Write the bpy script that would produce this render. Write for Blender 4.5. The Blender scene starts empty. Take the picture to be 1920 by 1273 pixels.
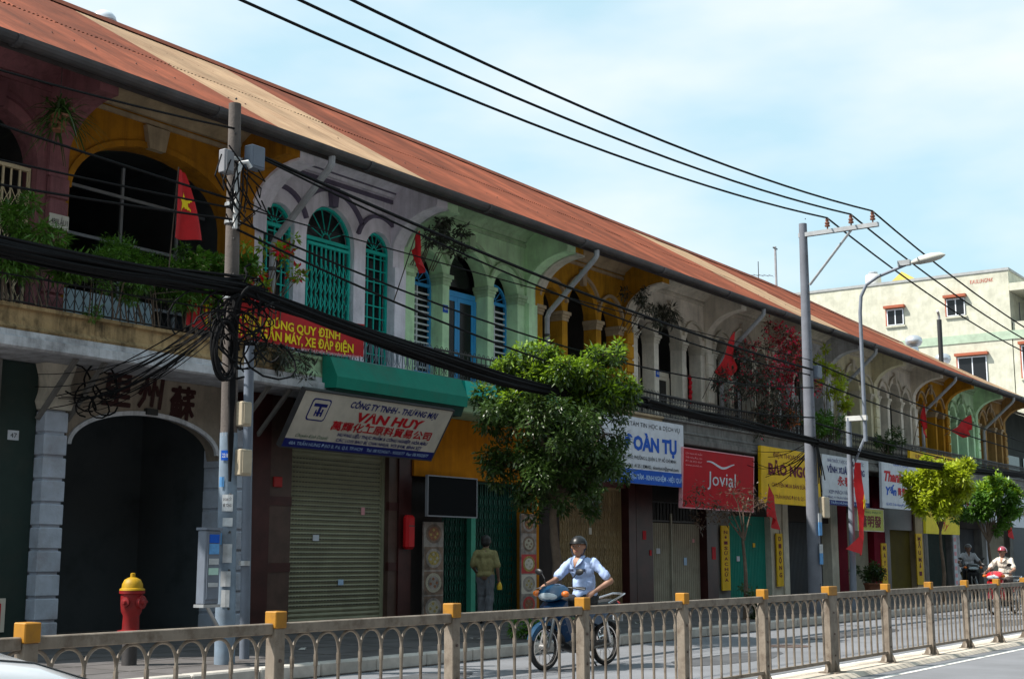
import bpy, bmesh, math, random
from mathutils import Vector, Matrix, noise as mnoise
R = math.radians
S = bpy.context.scene
COL = S.collection
rnd = random.Random(7)

# ------------------------------------------------------------------ camera
cd = bpy.data.cameras.new('camera'); cam = bpy.data.objects.new('camera', cd); COL.objects.link(cam)
cd.sensor_width = 36.0; cd.lens = 46.875; cd.clip_end = 3000; cd.clip_start = 0.05
AZ, PI_ = R(35.246), R(9.28)
fw = Vector((math.cos(AZ) * math.cos(PI_), math.sin(AZ) * math.cos(PI_), math.sin(PI_)))
rt = Vector((math.sin(AZ), -math.cos(AZ), 0)); up = rt.cross(fw)
cam.matrix_world = Matrix(((rt.x, up.x, -fw.x, 0), (rt.y, up.y, -fw.y, 0), (rt.z, up.z, -fw.z, 1.4), (0, 0, 0, 1)))
S.camera = cam

# ------------------------------------------------------------------ daylight
SUNV = Vector((-0.62, 0.50, 1.0)).normalized()            # towards the sun: high, from behind the terrace
W = bpy.data.worlds.new('World'); S.world = W; W.use_nodes = True
nt = W.node_tree; nt.nodes.clear()
N = nt.nodes.new; L = nt.links.new
out = N('ShaderNodeOutputWorld'); bg = N('ShaderNodeBackground'); sky = N('ShaderNodeTexSky')
sky.sky_type = 'NISHITA'; sky.sun_disc = False
sky.sun_elevation = math.asin(SUNV.z); sky.sun_rotation = math.atan2(SUNV.x, SUNV.y) % (2 * math.pi)
sky.air_density = 1.0; sky.dust_density = 2.5; sky.ozone_density = 1.4; sky.altitude = 10
tc = N('ShaderNodeTexCoord'); mp = N('ShaderNodeMapping'); mp.inputs['Scale'].default_value = (2.2, 2.2, 6.0)
mp.inputs['Location'].default_value = (0.35, 0.1, 0.2)
n1 = N('ShaderNodeTexNoise'); n1.inputs['Scale'].default_value = 1.5; n1.inputs['Detail'].default_value = 5; n1.inputs['Roughness'].default_value = .48
cr = N('ShaderNodeValToRGB'); cr.color_ramp.elements[0].position = .44; cr.color_ramp.elements[1].position = .78
cr.color_ramp.elements[0].color = (.02, .02, .02, 1); cr.color_ramp.elements[1].color = (.85, .85, .85, 1)
mh = N('ShaderNodeMix'); mh.data_type = 'RGBA'; mh.inputs['Factor'].default_value = .62; mh.inputs['B'].default_value = (4.7, 6.9, 7.5, 1)
mx = N('ShaderNodeMix'); mx.data_type = 'RGBA'; mx.inputs['B'].default_value = (6.9, 6.9, 7.1, 1)
L(tc.outputs['Generated'], mp.inputs['Vector']); L(mp.outputs['Vector'], n1.inputs['Vector']); L(n1.outputs['Fac'], cr.inputs['Fac'])
L(sky.outputs['Color'], mh.inputs['A']); L(mh.outputs['Result'], mx.inputs['A'])
L(cr.outputs['Color'], mx.inputs['Factor']); L(mx.outputs['Result'], bg.inputs['Color'])
bg.inputs['Strength'].default_value = 0.10
L(bg.outputs['Background'], out.inputs['Surface'])

sd = bpy.data.lights.new('sun', 'SUN'); sun = bpy.data.objects.new('sun', sd); COL.objects.link(sun)
sd.energy = 5.0; sd.angle = R(0.6); sd.color = (1.0, .95, .87)
sun.rotation_euler = SUNV.to_track_quat('Z', 'Y').to_euler(); sun.location = (0, 0, 60)
S.view_settings.view_transform = 'Standard'; S.view_settings.look = 'None'
S.view_settings.exposure = 0.7; S.view_settings.gamma = 1.0; S.view_settings.use_curve_mapping = False
S.cycles.max_bounces = 8

# ------------------------------------------------------------------ materials
MATS = {}
def mat(name, col, rough=.8, var=.25, scale=2.5, dirt=0.0, dcol=(.07, .055, .045), bump=0.0, bscale=30, metal=0.0, streak=0.0, coat=0.0, trans=0.0, obj_rand=0.0, spec=.5, dscale=1.0, smap=(6.0, 6.0, .55)):
    if name in MATS: return MATS[name]
    m = bpy.data.materials.new(name); m.use_nodes = True; t = m.node_tree; n = t.nodes.new; l = t.links.new
    b = t.nodes['Principled BSDF']; b.inputs['Roughness'].default_value = rough; b.inputs['Metallic'].default_value = metal
    b.inputs['Coat Weight'].default_value = coat; b.inputs['Specular IOR Level'].default_value = spec
    geo = n('ShaderNodeNewGeometry')
    c = tuple(col) + (1,)
    cur = None
    if var > 0:
        nz = n('ShaderNodeTexNoise'); nz.inputs['Scale'].default_value = scale; nz.inputs['Detail'].default_value = 6; nz.inputs['Roughness'].default_value = .6
        l(geo.outputs['Position'], nz.inputs['Vector'])
        rp = n('ShaderNodeValToRGB'); rp.color_ramp.elements[0].position = .3; rp.color_ramp.elements[1].position = .7
        rp.color_ramp.elements[0].color = tuple(x * (1 - var) for x in col) + (1,); rp.color_ramp.elements[1].color = tuple(min(1, x * (1 + var * .5)) for x in col) + (1,)
        l(nz.outputs['Fac'], rp.inputs['Fac']); cur = rp.outputs['Color']
    for amt, scl, lo, hi in ((streak, smap, .46, .74), (dirt, (1.3, 1.3, 1.3), .48, .72)):
        if amt <= 0: continue
        mpn = n('ShaderNodeMapping'); mpn.inputs['Scale'].default_value = scl
        l(geo.outputs['Position'], mpn.inputs['Vector'])
        n2 = n('ShaderNodeTexNoise'); n2.inputs['Scale'].default_value = dscale if scl[2] > 1 else 1.0; n2.inputs['Detail'].default_value = 8; n2.inputs['Roughness'].default_value = .70
        l(mpn.outputs['Vector'], n2.inputs['Vector'])
        r2 = n('ShaderNodeValToRGB'); r2.color_ramp.elements[0].position = lo; r2.color_ramp.elements[1].position = hi
        r2.color_ramp.elements[0].color = (0, 0, 0, 1); r2.color_ramp.elements[1].color = (amt, amt, amt, 1)
        l(n2.outputs['Fac'], r2.inputs['Fac'])
        mm = n('ShaderNodeMix'); mm.data_type = 'RGBA'; mm.inputs['B'].default_value = tuple(dcol) + (1,)
        if cur is None: mm.inputs['A'].default_value = c
        else: l(cur, mm.inputs['A'])
        l(r2.outputs['Color'], mm.inputs['Factor']); cur = mm.outputs['Result']
    if obj_rand > 0:
        oi = n('ShaderNodeObjectInfo'); hv = n('ShaderNodeHueSaturation')
        ma = n('ShaderNodeMapRange'); ma.inputs['To Min'].default_value = 1 - obj_rand; ma.inputs['To Max'].default_value = 1 + obj_rand
        l(oi.outputs['Random'], ma.inputs['Value']); l(ma.outputs['Result'], hv.inputs['Value'])
        if cur is None: hv.inputs['Color'].default_value = c
        else: l(cur, hv.inputs['Color'])
        cur = hv.outputs['Color']
    if cur is None: b.inputs['Base Color'].default_value = c
    else: l(cur, b.inputs['Base Color'])
    if bump > 0:
        n3 = n('ShaderNodeTexNoise'); n3.inputs['Scale'].default_value = bscale; n3.inputs['Detail'].default_value = 4
        l(geo.outputs['Position'], n3.inputs['Vector'])
        bp = n('ShaderNodeBump'); bp.inputs['Strength'].default_value = bump; bp.inputs['Distance'].default_value = .02
        l(n3.outputs['Fac'], bp.inputs['Height']); l(bp.outputs['Normal'], b.inputs['Normal'])
    if trans > 0:
        tb = n('ShaderNodeBsdfTranslucent'); ms = n('ShaderNodeMixShader'); ms.inputs['Fac'].default_value = trans
        if cur is None: tb.inputs['Color'].default_value = c
        else: l(cur, tb.inputs['Color'])
        o = t.nodes['Material Output']; l(b.outputs['BSDF'], ms.inputs[1]); l(tb.outputs['BSDF'], ms.inputs[2]); l(ms.outputs['Shader'], o.inputs['Surface'])
    MATS[name] = m
    return m
def plaster(name, col, dirt=.6): return mat(name, col, .95, .22, 1.6, streak=dirt, dirt=dirt * .75, dscale=1.6, dcol=tuple(x * .18 + .012 for x in col), bump=.3, bscale=25, spec=.15)
def paint(name, col, rough=.5, dirt=.25): return mat(name, col, rough, .12, 4, dirt=dirt, spec=.22)
def leafmat(name, col, var=.5, trans=.35): return mat(name, col, .38, var, 3.0, trans=trans, spec=.6)

# ------------------------------------------------------------------ mesh builder
OFF = {}
class MB:
    def __init__(s): s.v = []; s.f = []
    def add(s, vs, fs):
        o = len(s.v); s.v += [tuple(p) for p in vs]; s.f += [tuple(i + o for i in f) for f in fs]; return s
    def box(s, x0, x1, y0, y1, z0, z1, M=None):
        vs = [(x, y, z) for z in (z0, z1) for y in (y0, y1) for x in (x0, x1)]
        if M is not None: vs = [M @ Vector(p) for p in vs]
        return s.add(vs, [(0, 2, 3, 1), (4, 5, 7, 6), (0, 1, 5, 4), (2, 6, 7, 3), (0, 4, 6, 2), (1, 3, 7, 5)])
    def cbox(s, x0, x1, y0, y1, z0, z1, c=.01, M=None):        # box with chamfered edges
        vs = []; fs = []
        bm = bmesh.new(); bmesh.ops.create_cube(bm, size=1)
        for v in bm.verts: v.co = Vector((x0 + (v.co.x + .5) * (x1 - x0), y0 + (v.co.y + .5) * (y1 - y0), z0 + (v.co.z + .5) * (z1 - z0)))
        bmesh.ops.bevel(bm, geom=list(bm.edges), offset=c, segments=1, affect='EDGES')
        bm.verts.index_update()
        vs = [v.co.copy() for v in bm.verts]; fs = [[v.index for v in f.verts] for f in bm.faces]; bm.free()
        if M is not None: vs = [M @ p for p in vs]
        return s.add(vs, fs)
    def tube(s, pts, r, n=6, cap=True, M=None):
        pts = [Vector(p) for p in pts]; k = len(pts); rs = r if isinstance(r, (list, tuple)) else [r] * k
        vs = []; fs = []; prev = None
        for i, p in enumerate(pts):
            t = (pts[min(i + 1, k - 1)] - pts[max(i - 1, 0)])
            t = t.normalized() if t.length > 1e-9 else Vector((0, 0, 1))
            if prev is None: a = t.orthogonal().normalized()
            else:
                a = prev - t * prev.dot(t); a = a.normalized() if a.length > 1e-6 else t.orthogonal().normalized()
            prev = a; b = t.cross(a)
            for j in range(n):
                q = 2 * math.pi * j / n; vs.append(p + (a * math.cos(q) + b * math.sin(q)) * rs[i])
        for i in range(k - 1):
            for j in range(n):
                fs.append((i * n + j, i * n + (j + 1) % n, (i + 1) * n + (j + 1) % n, (i + 1) * n + j))
        if cap: fs.append(tuple(range(n - 1, -1, -1))); fs.append(tuple((k - 1) * n + j for j in range(n)))
        if M is not None: vs = [M @ p for p in vs]
        return s.add(vs, fs)
    def lathe(s, prof, n=16, M=None):                             # profile of (radius, z)
        vs = []; fs = []; k = len(prof)
        for r, z in prof:
            for j in range(n):
                q = 2 * math.pi * j / n; vs.append(Vector((r * math.cos(q), r * math.sin(q), z)))
        for i in range(k - 1):
            for j in range(n): fs.append((i * n + j, i * n + (j + 1) % n, (i + 1) * n + (j + 1) % n, (i + 1) * n + j))
        fs.append(tuple(range(n - 1, -1, -1))); fs.append(tuple((k - 1) * n + j for j in range(n)))
        if M is not None: vs = [M @ p for p in vs]
        return s.add(vs, fs)
    def prism(s, poly, ax, a, b, M=None):                         # polygon swept along one axis
        def P(u, w, t): return Vector((t, u, w)) if ax == 'x' else Vector((u, t, w)) if ax == 'y' else Vector((u, w, t))
        k = len(poly); vs = [P(u, w, a) for u, w in poly] + [P(u, w, b) for u, w in poly]
        if M is not None: vs = [M @ p for p in vs]
        fs = [tuple(range(k)), tuple(range(2 * k - 1, k - 1, -1))] + [(i, (i + 1) % k, k + (i + 1) % k, k + i) for i in range(k)]
        return s.add(vs, fs)
    def ball(s, c, r, n=10, m=7, M=None):
        rx, ry, rz = r if isinstance(r, (list, tuple)) else (r, r, r); c = Vector(c); vs = [c + Vector((0, 0, -rz))]; fs = []
        for i in range(1, m):
            a = math.pi * i / m
            for j in range(n):
                q = 2 * math.pi * j / n; vs.append(c + Vector((rx * math.sin(a) * math.cos(q), ry * math.sin(a) * math.sin(q), -rz * math.cos(a))))
        vs.append(c + Vector((0, 0, rz))); e = len(vs) - 1
        for j in range(n): fs.append((0, 1 + (j + 1) % n, 1 + j)); fs.append((e, e - n + j, e - n + (j + 1) % n))
        for i in range(m - 2):
            for j in range(n): fs.append((1 + i * n + j, 1 + i * n + (j + 1) % n, 1 + (i + 1) * n + (j + 1) % n, 1 + (i + 1) * n + j))
        if M is not None: vs = [M @ p for p in vs]
        return s.add(vs, fs)
    def quad(s, a, b, c, d): return s.add([a, b, c, d], [(0, 1, 2, 3)])
    def build(s, name, m, parent=None, smooth=False, fix=True):
        off = OFF.get(parent.name, Vector((0, 0, 0))) if parent else Vector((0, 0, 0))
        me = bpy.data.meshes.new(name); me.from_pydata([(p[0] - off.x, p[1] - off.y, p[2] - off.z) for p in s.v], [], s.f); me.update()
        if fix:
            bm = bmesh.new(); bm.from_mesh(me); bmesh.ops.recalc_face_normals(bm, faces=bm.faces); bm.to_mesh(me); bm.free()
        return link(name, me, m, parent, smooth)
def link(name, me, m, parent=None, smooth=False):
    me.materials.clear(); me.materials.append(m)
    if smooth:
        for p in me.polygons: p.use_smooth = True
        try: me.set_sharp_from_angle(angle=R(42))
        except Exception: pass
    o = bpy.data.objects.new(name, me); COL.objects.link(o)
    if parent: o.parent = parent; OFF[o.name] = OFF.get(parent.name, Vector((0, 0, 0)))
    return o
def tag(o, label=None, cat=None, group=None, kind=None):
    if label: o['label'] = label
    if cat: o['category'] = cat
    if group: o['group'] = group
    if kind: o['kind'] = kind
    return o
def thing(name, label, cat, loc=(0, 0, 0), group=None):
    o = bpy.data.objects.new(name, None); COL.objects.link(o); o.location = loc; o.empty_display_size = .2
    OFF[o.name] = Vector(loc)
    return tag(o, label, cat, group)
def copy_tree(o, parent=None):
    c = o.copy(); COL.objects.link(c); c.parent = parent
    for ch in o.children: copy_tree(ch, c)
    return c
def arc(cx, cz, rx, rz, a0, a1, n):
    return [(cx + rx * math.cos(R(a0 + (a1 - a0) * i / n)), cz + rz * math.sin(R(a0 + (a1 - a0) * i / n))) for i in range(n + 1)]
def sag(p, q, d, n=18):
    p, q = Vector(p), Vector(q); return [p.lerp(q, i / n) - Vector((0, 0, 4 * d * (i / n) * (1 - i / n))) for i in range(n + 1)]

# flat lettering laid on a plane: origin = centre of the line, ux = reading direction, uz = up
def text(s, m, parent, origin, ux, uz, h, width=None, bold=0.0, shear=0.0, depth=.004, name='lettering', align='CENTER', lift=.006, strike=0, split=None):
    split = (strike > 0 or bold >= .045) if split is None else split
    cu = bpy.data.curves.new('t', 'FONT'); cu.body = s; cu.size = 1.0; cu.offset = bold; cu.shear = shear; cu.extrude = 0; cu.resolution_u = 2
    cu.align_x = 'LEFT'
    ob = bpy.data.objects.new('t', cu); COL.objects.link(ob)
    dg = bpy.context.evaluated_depsgraph_get(); me = bpy.data.meshes.new_from_object(ob.evaluated_get(dg))
    bpy.data.objects.remove(ob); bpy.data.curves.remove(cu)
    if not me.vertices: return None
    xs = [v.co.x for v in me.vertices]; ys = [v.co.y for v in me.vertices]
    x0, x1 = min(xs), max(xs); sy = h / .73; sx = sy if width is None else width / (x1 - x0)
    ux = Vector(ux).normalized(); uz = Vector(uz).normalized(); un = ux.cross(uz); o = Vector(origin)
    off = OFF.get(parent.name, Vector((0, 0, 0)))
    cx = (x0 + x1) / 2 if align == 'CENTER' else x0
    for v in me.vertices:
        v.co = o + ux * ((v.co.x - cx) * sx) + uz * (v.co.y * sy - h / 2) + un * lift - off
    if strike:
        V0 = [v.co.copy() for v in me.vertices]; F0 = [tuple(p.vertices) for p in me.polygons]; vs = []; fs = []
        for k, (dx, dz) in enumerate(((0, 0), (1, 0), (-1, 0), (0, 1), (0, -1), (.7, .7), (-.7, -.7), (-.7, .7), (.7, -.7))):
            b0 = len(vs); vs += [p + ux * (dx * strike * h) + uz * (dz * strike * h) + un * (.0006 * k) for p in V0]; fs += [tuple(i + b0 for i in f) for f in F0]
        me = bpy.data.meshes.new(name); me.from_pydata(vs, [], fs)
    if split:                                        # one object for each letter: islands that overlap along the line belong together
        nv = len(me.vertices); par = list(range(nv))
        def find(i):
            while par[i] != i: par[i] = par[par[i]]; i = par[i]
            return i
        for e in me.edges:
            a, b = find(e.vertices[0]), find(e.vertices[1])
            if a != b: par[a] = b
        isl = {}
        for i in range(nv): isl.setdefault(find(i), []).append(i)
        iv = sorted((min(me.vertices[i].co.dot(ux) for i in g), max(me.vertices[i].co.dot(ux) for i in g), g) for g in isl.values())
        grp = []
        for a, b, g in iv:
            if grp and a < grp[-1][0] - (b - a) * .35: grp[-1] = (max(grp[-1][0], b), grp[-1][1] + g)
            else: grp.append((b, list(g)))
        own = {i: k for k, (b, g) in enumerate(grp) for i in g}; ps = {}
        for p in me.polygons: ps.setdefault(own[p.vertices[0]], []).append(tuple(p.vertices))
        for k, fl in ps.items():
            ids = sorted({i for f in fl for i in f}); mp_ = {i: q for q, i in enumerate(ids)}
            m2 = bpy.data.meshes.new('letter'); m2.from_pydata([me.vertices[i].co.copy() for i in ids], [], [tuple(mp_[i] for i in f) for f in fl]); link('letter', m2, m, parent)
        return None
    return tag(link(name, me, m, parent), kind='stuff')

# ================================================================== SETTING
asphalt = mat('asphalt', (.165, .17, .185), .9, .2, .8, dirt=.35, dcol=(.10, .10, .105), bump=.35, bscale=120)
MB().box(-350, 700, -350, 600, -.5, 0).build('road', asphalt).__setitem__('kind', 'structure')
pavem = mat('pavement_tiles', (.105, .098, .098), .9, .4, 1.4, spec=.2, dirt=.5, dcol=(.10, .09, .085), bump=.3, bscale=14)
pavo = MB().box(-40, 110, 11.47, 17.6, 0.004, .15).build('pavement', pavem); pavo['kind'] = 'structure'
kerbm = mat('kerb_concrete', (.46, .43, .39), .9, .3, 3, dirt=.3, bump=.2, obj_rand=.12)
kme = None
for i in range(62):
    x = 2 + i
    if kme is None:
        k = MB().cbox(.006, .994, 11.25, 11.468, .002, .165, .018).build('kerb_stone', kerbm, pavo); kme = k.data
    else:
        k = link('kerb_stone', kme, kerbm, pavo)
    k.location = (x, 0, 0)
    k.rotation_euler = (0, 0, 0)
joint = mat('paving_joint', (.07, .065, .06), .95, .2, 5)
pj = MB()
for i in range(40):
    pj.box(2 + i * 1.6, 2.02 + i * 1.6, 11.49, 16.9, .1495, .1535)
for j in range(5): pj.box(2, 66, 12.3 + j * 1.0, 12.32 + j * 1.0, .149, .153)
tag(pj.build('paving_joints', joint, pavo), kind='stuff')
medm = mat('median_concrete', (.55, .49, .41), .9, .3, 2.5, dirt=.5, dcol=(.25, .20, .16), bump=.3)
MB().prism([(6.02, .003), (6.08, .05), (6.62, .05), (6.68, .003)], 'x', -30, 90).build('median_strip', medm)['kind'] = 'structure'
white_line = mat('road_paint', (.72, .70, .66), .7, .25, 3, dirt=.6, dcol=(.3, .28, .26))
MB().box(-30, 120, 5.72, 5.83, .001, .005).build('road_marking', white_line)['kind'] = 'structure'
MB().box(-30, 120, 6.82, 6.92, .001, .005).build('road_marking', white_line)['kind'] = 'structure'

# ================================================================== ROOF OF THE TERRACE
RID = [(0, 12.34), (28, 12.40), (36, 12.33), (50, 12.31), (58.5, 12.07), (62.7, 11.97), (69.4, 11.84)]
def ridge(x):
    for (a, za), (b, zb) in zip(RID, RID[1:]):
        if a <= x <= b: return za + (zb - za) * (x - a) / (b - a)
    return RID[-1][1]
EY, EZ, RY = 15.55, 8.42, 22.1
def roofz(x, y): return EZ + (ridge(x) - EZ) * (y - EY) / (RY - EY)
red_sheet = mat('rust_red_sheet', (.195, .054, .027), .85, .4, 1.1, smap=(13.0, .35, .35), streak=.8, dirt=.5, dscale=.9, dcol=(.085, .03, .018), obj_rand=.28, spec=.2)
cream_sheet = mat('weathered_cream_sheet', (.33, .225, .14), .85, .3, 1.0, smap=(13.0, .35, .35), streak=.75, dirt=.4, dcol=(.19, .10, .055), obj_rand=.12, spec=.2)
roof = thing('terrace_roof', 'long rust red corrugated metal roof with two cream bands running over the terrace', 'roof', (36, 18, 8.4))
SW = .82
def sheet(x, t0, t1, lift, m, yoff=0):
    nx = 40; vs = []; fs = []
    for t in (t0, t1):
        for i in range(nx + 1):
            xx = x + (SW + .06) * i / nx; y = EY + (RY - EY) * t
            vs.append((xx, y, roofz(xx, y) + lift + .016 * math.sin(2 * math.pi * i / 4 + .4)))
    for i in range(nx): fs.append((i, i + 1, nx + 2 + i, nx + 1 + i))
    b = MB(); b.add(vs, fs); return b.build('roof_sheet', m, roof, fix=False)
def sheet_mat(x):
    return cream_sheet if (14.9 < x < 19.5 or 37.2 < x < 41.2 or 57.0 < x < 65) else red_sheet
i = 0; x = 6.6
while x < 64.2:
    m = sheet_mat(x)
    lf = rnd.uniform(0, .006)
    sheet(x, 0 - rnd.uniform(0, .010), .54, lf, m); sheet(x, .5, 1.0, .014 + rnd.uniform(0, .012), m)
    x += SW; i += 1
nails = mat('roof_nails', (.12, .05, .035), .7, 0)
nb = MB(); x = 6.7
while x < 64:
    for t in (.03, .27, .52, .76, .97):
        if rnd.random() < .35: continue
        y = EY + (RY - EY) * t; z = roofz(x, y) + .045
        nb.box(x - .010, x + .010, y - .012, y + .012, z - .04, z - .018)
    x += .41
tag(nb.build('roof_nails', nails, roof), kind='stuff')
rc = MB(); pts = []
xs = [6.6 + k * 3 for k in range(20)] + [64.9]
for q in (0, 1):
    pass
prof = [(-.22, -.1), (-.10, .04), (0, .09), (.10, .04), (.22, -.1)]
vs = [(xx, RY + a, ridge(xx) + .03 + b) for xx in xs for a, b in prof]; fs = [(i * 5 + j, i * 5 + j + 1, i * 5 + j + 6, i * 5 + j + 5) for i in range(len(xs) - 1) for j in range(4)]
rc.add(vs, fs).build('ridge_cap', red_sheet, roof, fix=False)
bk = MB(); vs = [(xx, y, z) for xx in xs for y, z in ((RY, ridge(xx) + .02), (28.6, 8.3))]
bk.add(vs, [(i * 2, i * 2 + 1, i * 2 + 3, i * 2 + 2) for i in range(len(xs) - 1)]).build('rear_slope', red_sheet, roof, fix=False)
gutm = mat('gutter_dark_zinc', (.075, .07, .075), .6, .4, 2, dirt=.4, dcol=(.14, .10, .08), metal=.2)
gp = arc(EY - .10, EZ - .03, .125, .13, 180, 360, 8); gp = gp + [(gp[-1][0] - .02, gp[-1][1])] + list(reversed(arc(EY - .10, EZ - .03, .105, .11, 180, 360, 8)))[0:]
x = 6.6
while x < 64:
    e = min(x + 3.6, 64.8); MB().prism(gp, 'x', x, e - .004).build('gutter', gutm, roof)
    MB().prism([(a + (.0 if a > EY - .1 else -.0), b) for a, b in arc(EY - .10, EZ - .045, .14, .145, 175, 365, 8)] , 'x', e - .06, e + .02).build('gutter_collar', gutm, roof) if e < 64.5 else None
    x = e
fasc = mat('dark_fascia_timber', (.05, .04, .04), .85, .3, 3)
MB().box(6.6, 64.8, EY + .06, EY + .10, EZ - .16, EZ + .0).build('fascia_board', fasc, roof)
# rafters under the overhang
raft = mat('rafter_timber', (.09, .065, .05), .9, .3, 4)
rm = None
x = 7.0
while x < 64.5:
    b = MB(); b.prism([(EY + .12, roofz(x, EY + .12) - .14), (EY + .12, roofz(x, EY + .12) - .04), (17.4, roofz(x, 17.4) - .04), (17.4, roofz(x, 17.4) - .14)], 'x', x, x + .07); b.build('rafter', raft, roof); x += 1.1

# ================================================================== SHOPHOUSES
ironm = mat('wrought_iron', (.045, .04, .04), .6, .3, 8)
bluegrey_iron = mat('grey_blue_iron', (.16, .19, .24), .6, .3, 8, dirt=.3)
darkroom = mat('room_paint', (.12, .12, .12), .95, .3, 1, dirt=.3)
floorm = mat('floor_cement', (.16, .15, .14), .9, .3, 2)
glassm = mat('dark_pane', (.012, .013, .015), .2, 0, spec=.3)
strutm = mat('strut_grey', (.16, .15, .14), .8, .3, 5)
pipem = mat('grey_pvc_pipe', (.34, .34, .36), .5, .2, 5, dirt=.4)

def arch_notch(xc, w, zb, zs, rise, z0, n=14):            # points walking left to right along the bottom edge
    return [(xc - w / 2, z0)] + [(xc - w / 2 * math.cos(math.pi * i / n), zs + rise * math.sin(math.pi * i / n)) for i in range(n + 1)] + [(xc + w / 2, z0)]
def hood(b, xc, zc, rx, rz, th, a0, a1, y0, y1, n=16):
    o = arc(xc, zc, rx + th, rz + th, a0, a1, n); i = arc(xc, zc, rx, rz, a0, a1, n)
    b.prism(o + i[::-1], 'y', y0, y1)
def capital(b, xc, w, z, y0, y1, e=.05):
    b.box(xc - w / 2 - e * .4, xc + w / 2 + e * .4, y0 - e * .4, y1, z - .20, z - .12)
    b.box(xc - w / 2 - e * .8, xc + w / 2 + e * .8, y0 - e * .8, y1, z - .119, z - .06)
    b.box(xc - w / 2 - e * 1.4, xc + w / 2 + e * 1.4, y0 - e * 1.4, y1, z - .059, z + .02)

def railing(root, x0, x1, m, style=0, y=16.16, z0=4.86, h=.58):
    top = MB(); top.tube([(x0, y, z0 + h), (x1, y, z0 + h)], .022, 6); top.build('top_rail', m, root)
    b = MB(); b.tube([(x0, y, z0 + .06), (x1, y, z0 + .06)], .016, 5); b.tube([(x0, y, z0 + h - .13), (x1, y, z0 + h - .13)], .012, 5)
    n = int((x1 - x0) / .15); p = (x1 - x0) / n
    for i in range(n + 1):
        xx = x0 + i * p; b.tube([(xx, y, z0), (xx, y, z0 + h)], .011, 4)
        if i < n:
            c = xx + p / 2
            if style == 0:                              # diamond lattice with rings
                zm = z0 + h * .42
                b.tube([(xx, y, zm), (c, y, zm + .15), (xx + p, y, zm), (c, y, zm - .15), (xx, y, zm)], .008, 4, cap=False)
                b.tube([(c + .045 * math.cos(q), y, z0 + h - .065 + .045 * math.sin(q)) for q in [k * math.pi / 4 for k in range(9)]], .007, 4, cap=False)
            else:                                      # scrolls
                s = 1 if i % 2 else -1
                b.tube([(c + s * (.055 * math.cos(q)) * (1 - q / 14), y, z0 + h * .45 + .17 * math.sin(q * .8)) for q in [k * .8 - 1.6 for k in range(9)]], .008, 4, cap=False)
                b.tube([(c - .05, y, z0 + h), (c - .03, y, z0 + h + .05), (c, y, z0 + h + .07), (c + .03, y, z0 + h + .05), (c + .05, y, z0 + h)], .006, 4, cap=False)
    tag(b.build('ironwork', m, root), kind='stuff')

def bars_window(root, xc, w, zb, zs, rise, y, m, rows=.22, cols=4, fan=True, name='window', louvre=False, lm=None, pane=True):
    f = MB(); t = .05
    out_ = arch_notch(xc, w, zb, zs, rise, zb, 12); inn = arch_notch(xc, w - 2 * t, zb, zs, rise - t * .9, zb + t, 12)
    f.prism(out_ + inn[::-1], 'y', y, y + .06); f.box(xc - w / 2 + t, xc + w / 2 - t, y + .004, y + .056, zb + .001, zb + t); f.box(xc - w / 2 + t, xc + w / 2 - t, y - .005, y + .058, zs - .03, zs + .04)
    fr = f.build(name, m, root)
    g = MB()
    if louvre:
        z = zb + .12
        while z < zs - .08:
            g.box(xc - w / 2 + t, xc + w / 2 - t, y + .015, y + .05, z, z + .035); z += .13
        g.box(xc - .015, xc + .015, y + .01, y + .055, zb + t, zs - .03)
        g.build('louvres', lm or m, fr)
    else:
        for k in range(1, cols): xx = xc - w / 2 + w * k / cols; g.box(xx - .012, xx + .012, y + .01, y + .035, zb + t, zs - .03)
        z = zb + .2
        while z < zs - .1: g.box(xc - w / 2 + t, xc + w / 2 - t, y + .013, y + .032, z, z + .022); z += rows
        g.build('grille', m, fr)
    if fan:
        q = MB(); nr = 7
        for k in range(1, nr):
            a = math.pi * k / nr; r0, r1 = .16, .95
            q.tube([(xc + w / 2 * r0 * math.cos(a), y + .03, zs + .04 + rise * r0 * math.sin(a)), (xc + w / 2 * r1 * math.cos(a), y + .03, zs + rise * r1 * math.sin(a))], .011, 4)
        q.tube([(xc + w / 2 * .17 * math.cos(a), y + .03, zs + .03 + rise * .2 * math.sin(a)) for a in [math.pi * k / 8 for k in range(9)]], .012, 4)
        q.build('fanlight_bars', m, fr)
    if pane:
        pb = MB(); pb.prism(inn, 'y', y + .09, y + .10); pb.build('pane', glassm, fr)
    return fr

def folding_gate(root, x0, x1, z0, z1, y, m, pitch=.12, lattice=False, name='folding_gate'):
    f = MB(); f.box(x0, x1, y - .01, y + .05, z1, z1 + .06); f.box(x0, x1, y - .01, y + .05, z0 - .02, z0 + .03); f.box(x0 - .03, x0, y - .012, y + .052, z0 - .02, z1 + .06); f.box(x1, x1 + .03, y - .012, y + .052, z0 - .02, z1 + .06)
    fr = f.build(name, m, root); b = MB(); n = max(2, int((x1 - x0) / pitch)); p = (x1 - x0) / n
    for i in range(n + 1):
        xx = x0 + i * p; b.box(xx - .014, xx + .014, y + (.0 if i % 2 else .014), y + .03, z0 + .03, z1)
    if lattice:
        h = .26; z = z0 + .15; k = 0
        zs = []
        while z < z1 - .35: zs.append(z); z += .30
        for zz in zs:
            for i in range(n):
                xa = x0 + i * p; s = 1
                b.tube([(xa, y - .006, zz), (xa + p, y - .006, zz + h)], .007, 4, cap=False); b.tube([(xa, y - .006, zz + h), (xa + p, y - .006, zz)], .007, 4, cap=False)
    tag(b.build('gate_bars', m, fr), kind='stuff')
    return fr

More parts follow.
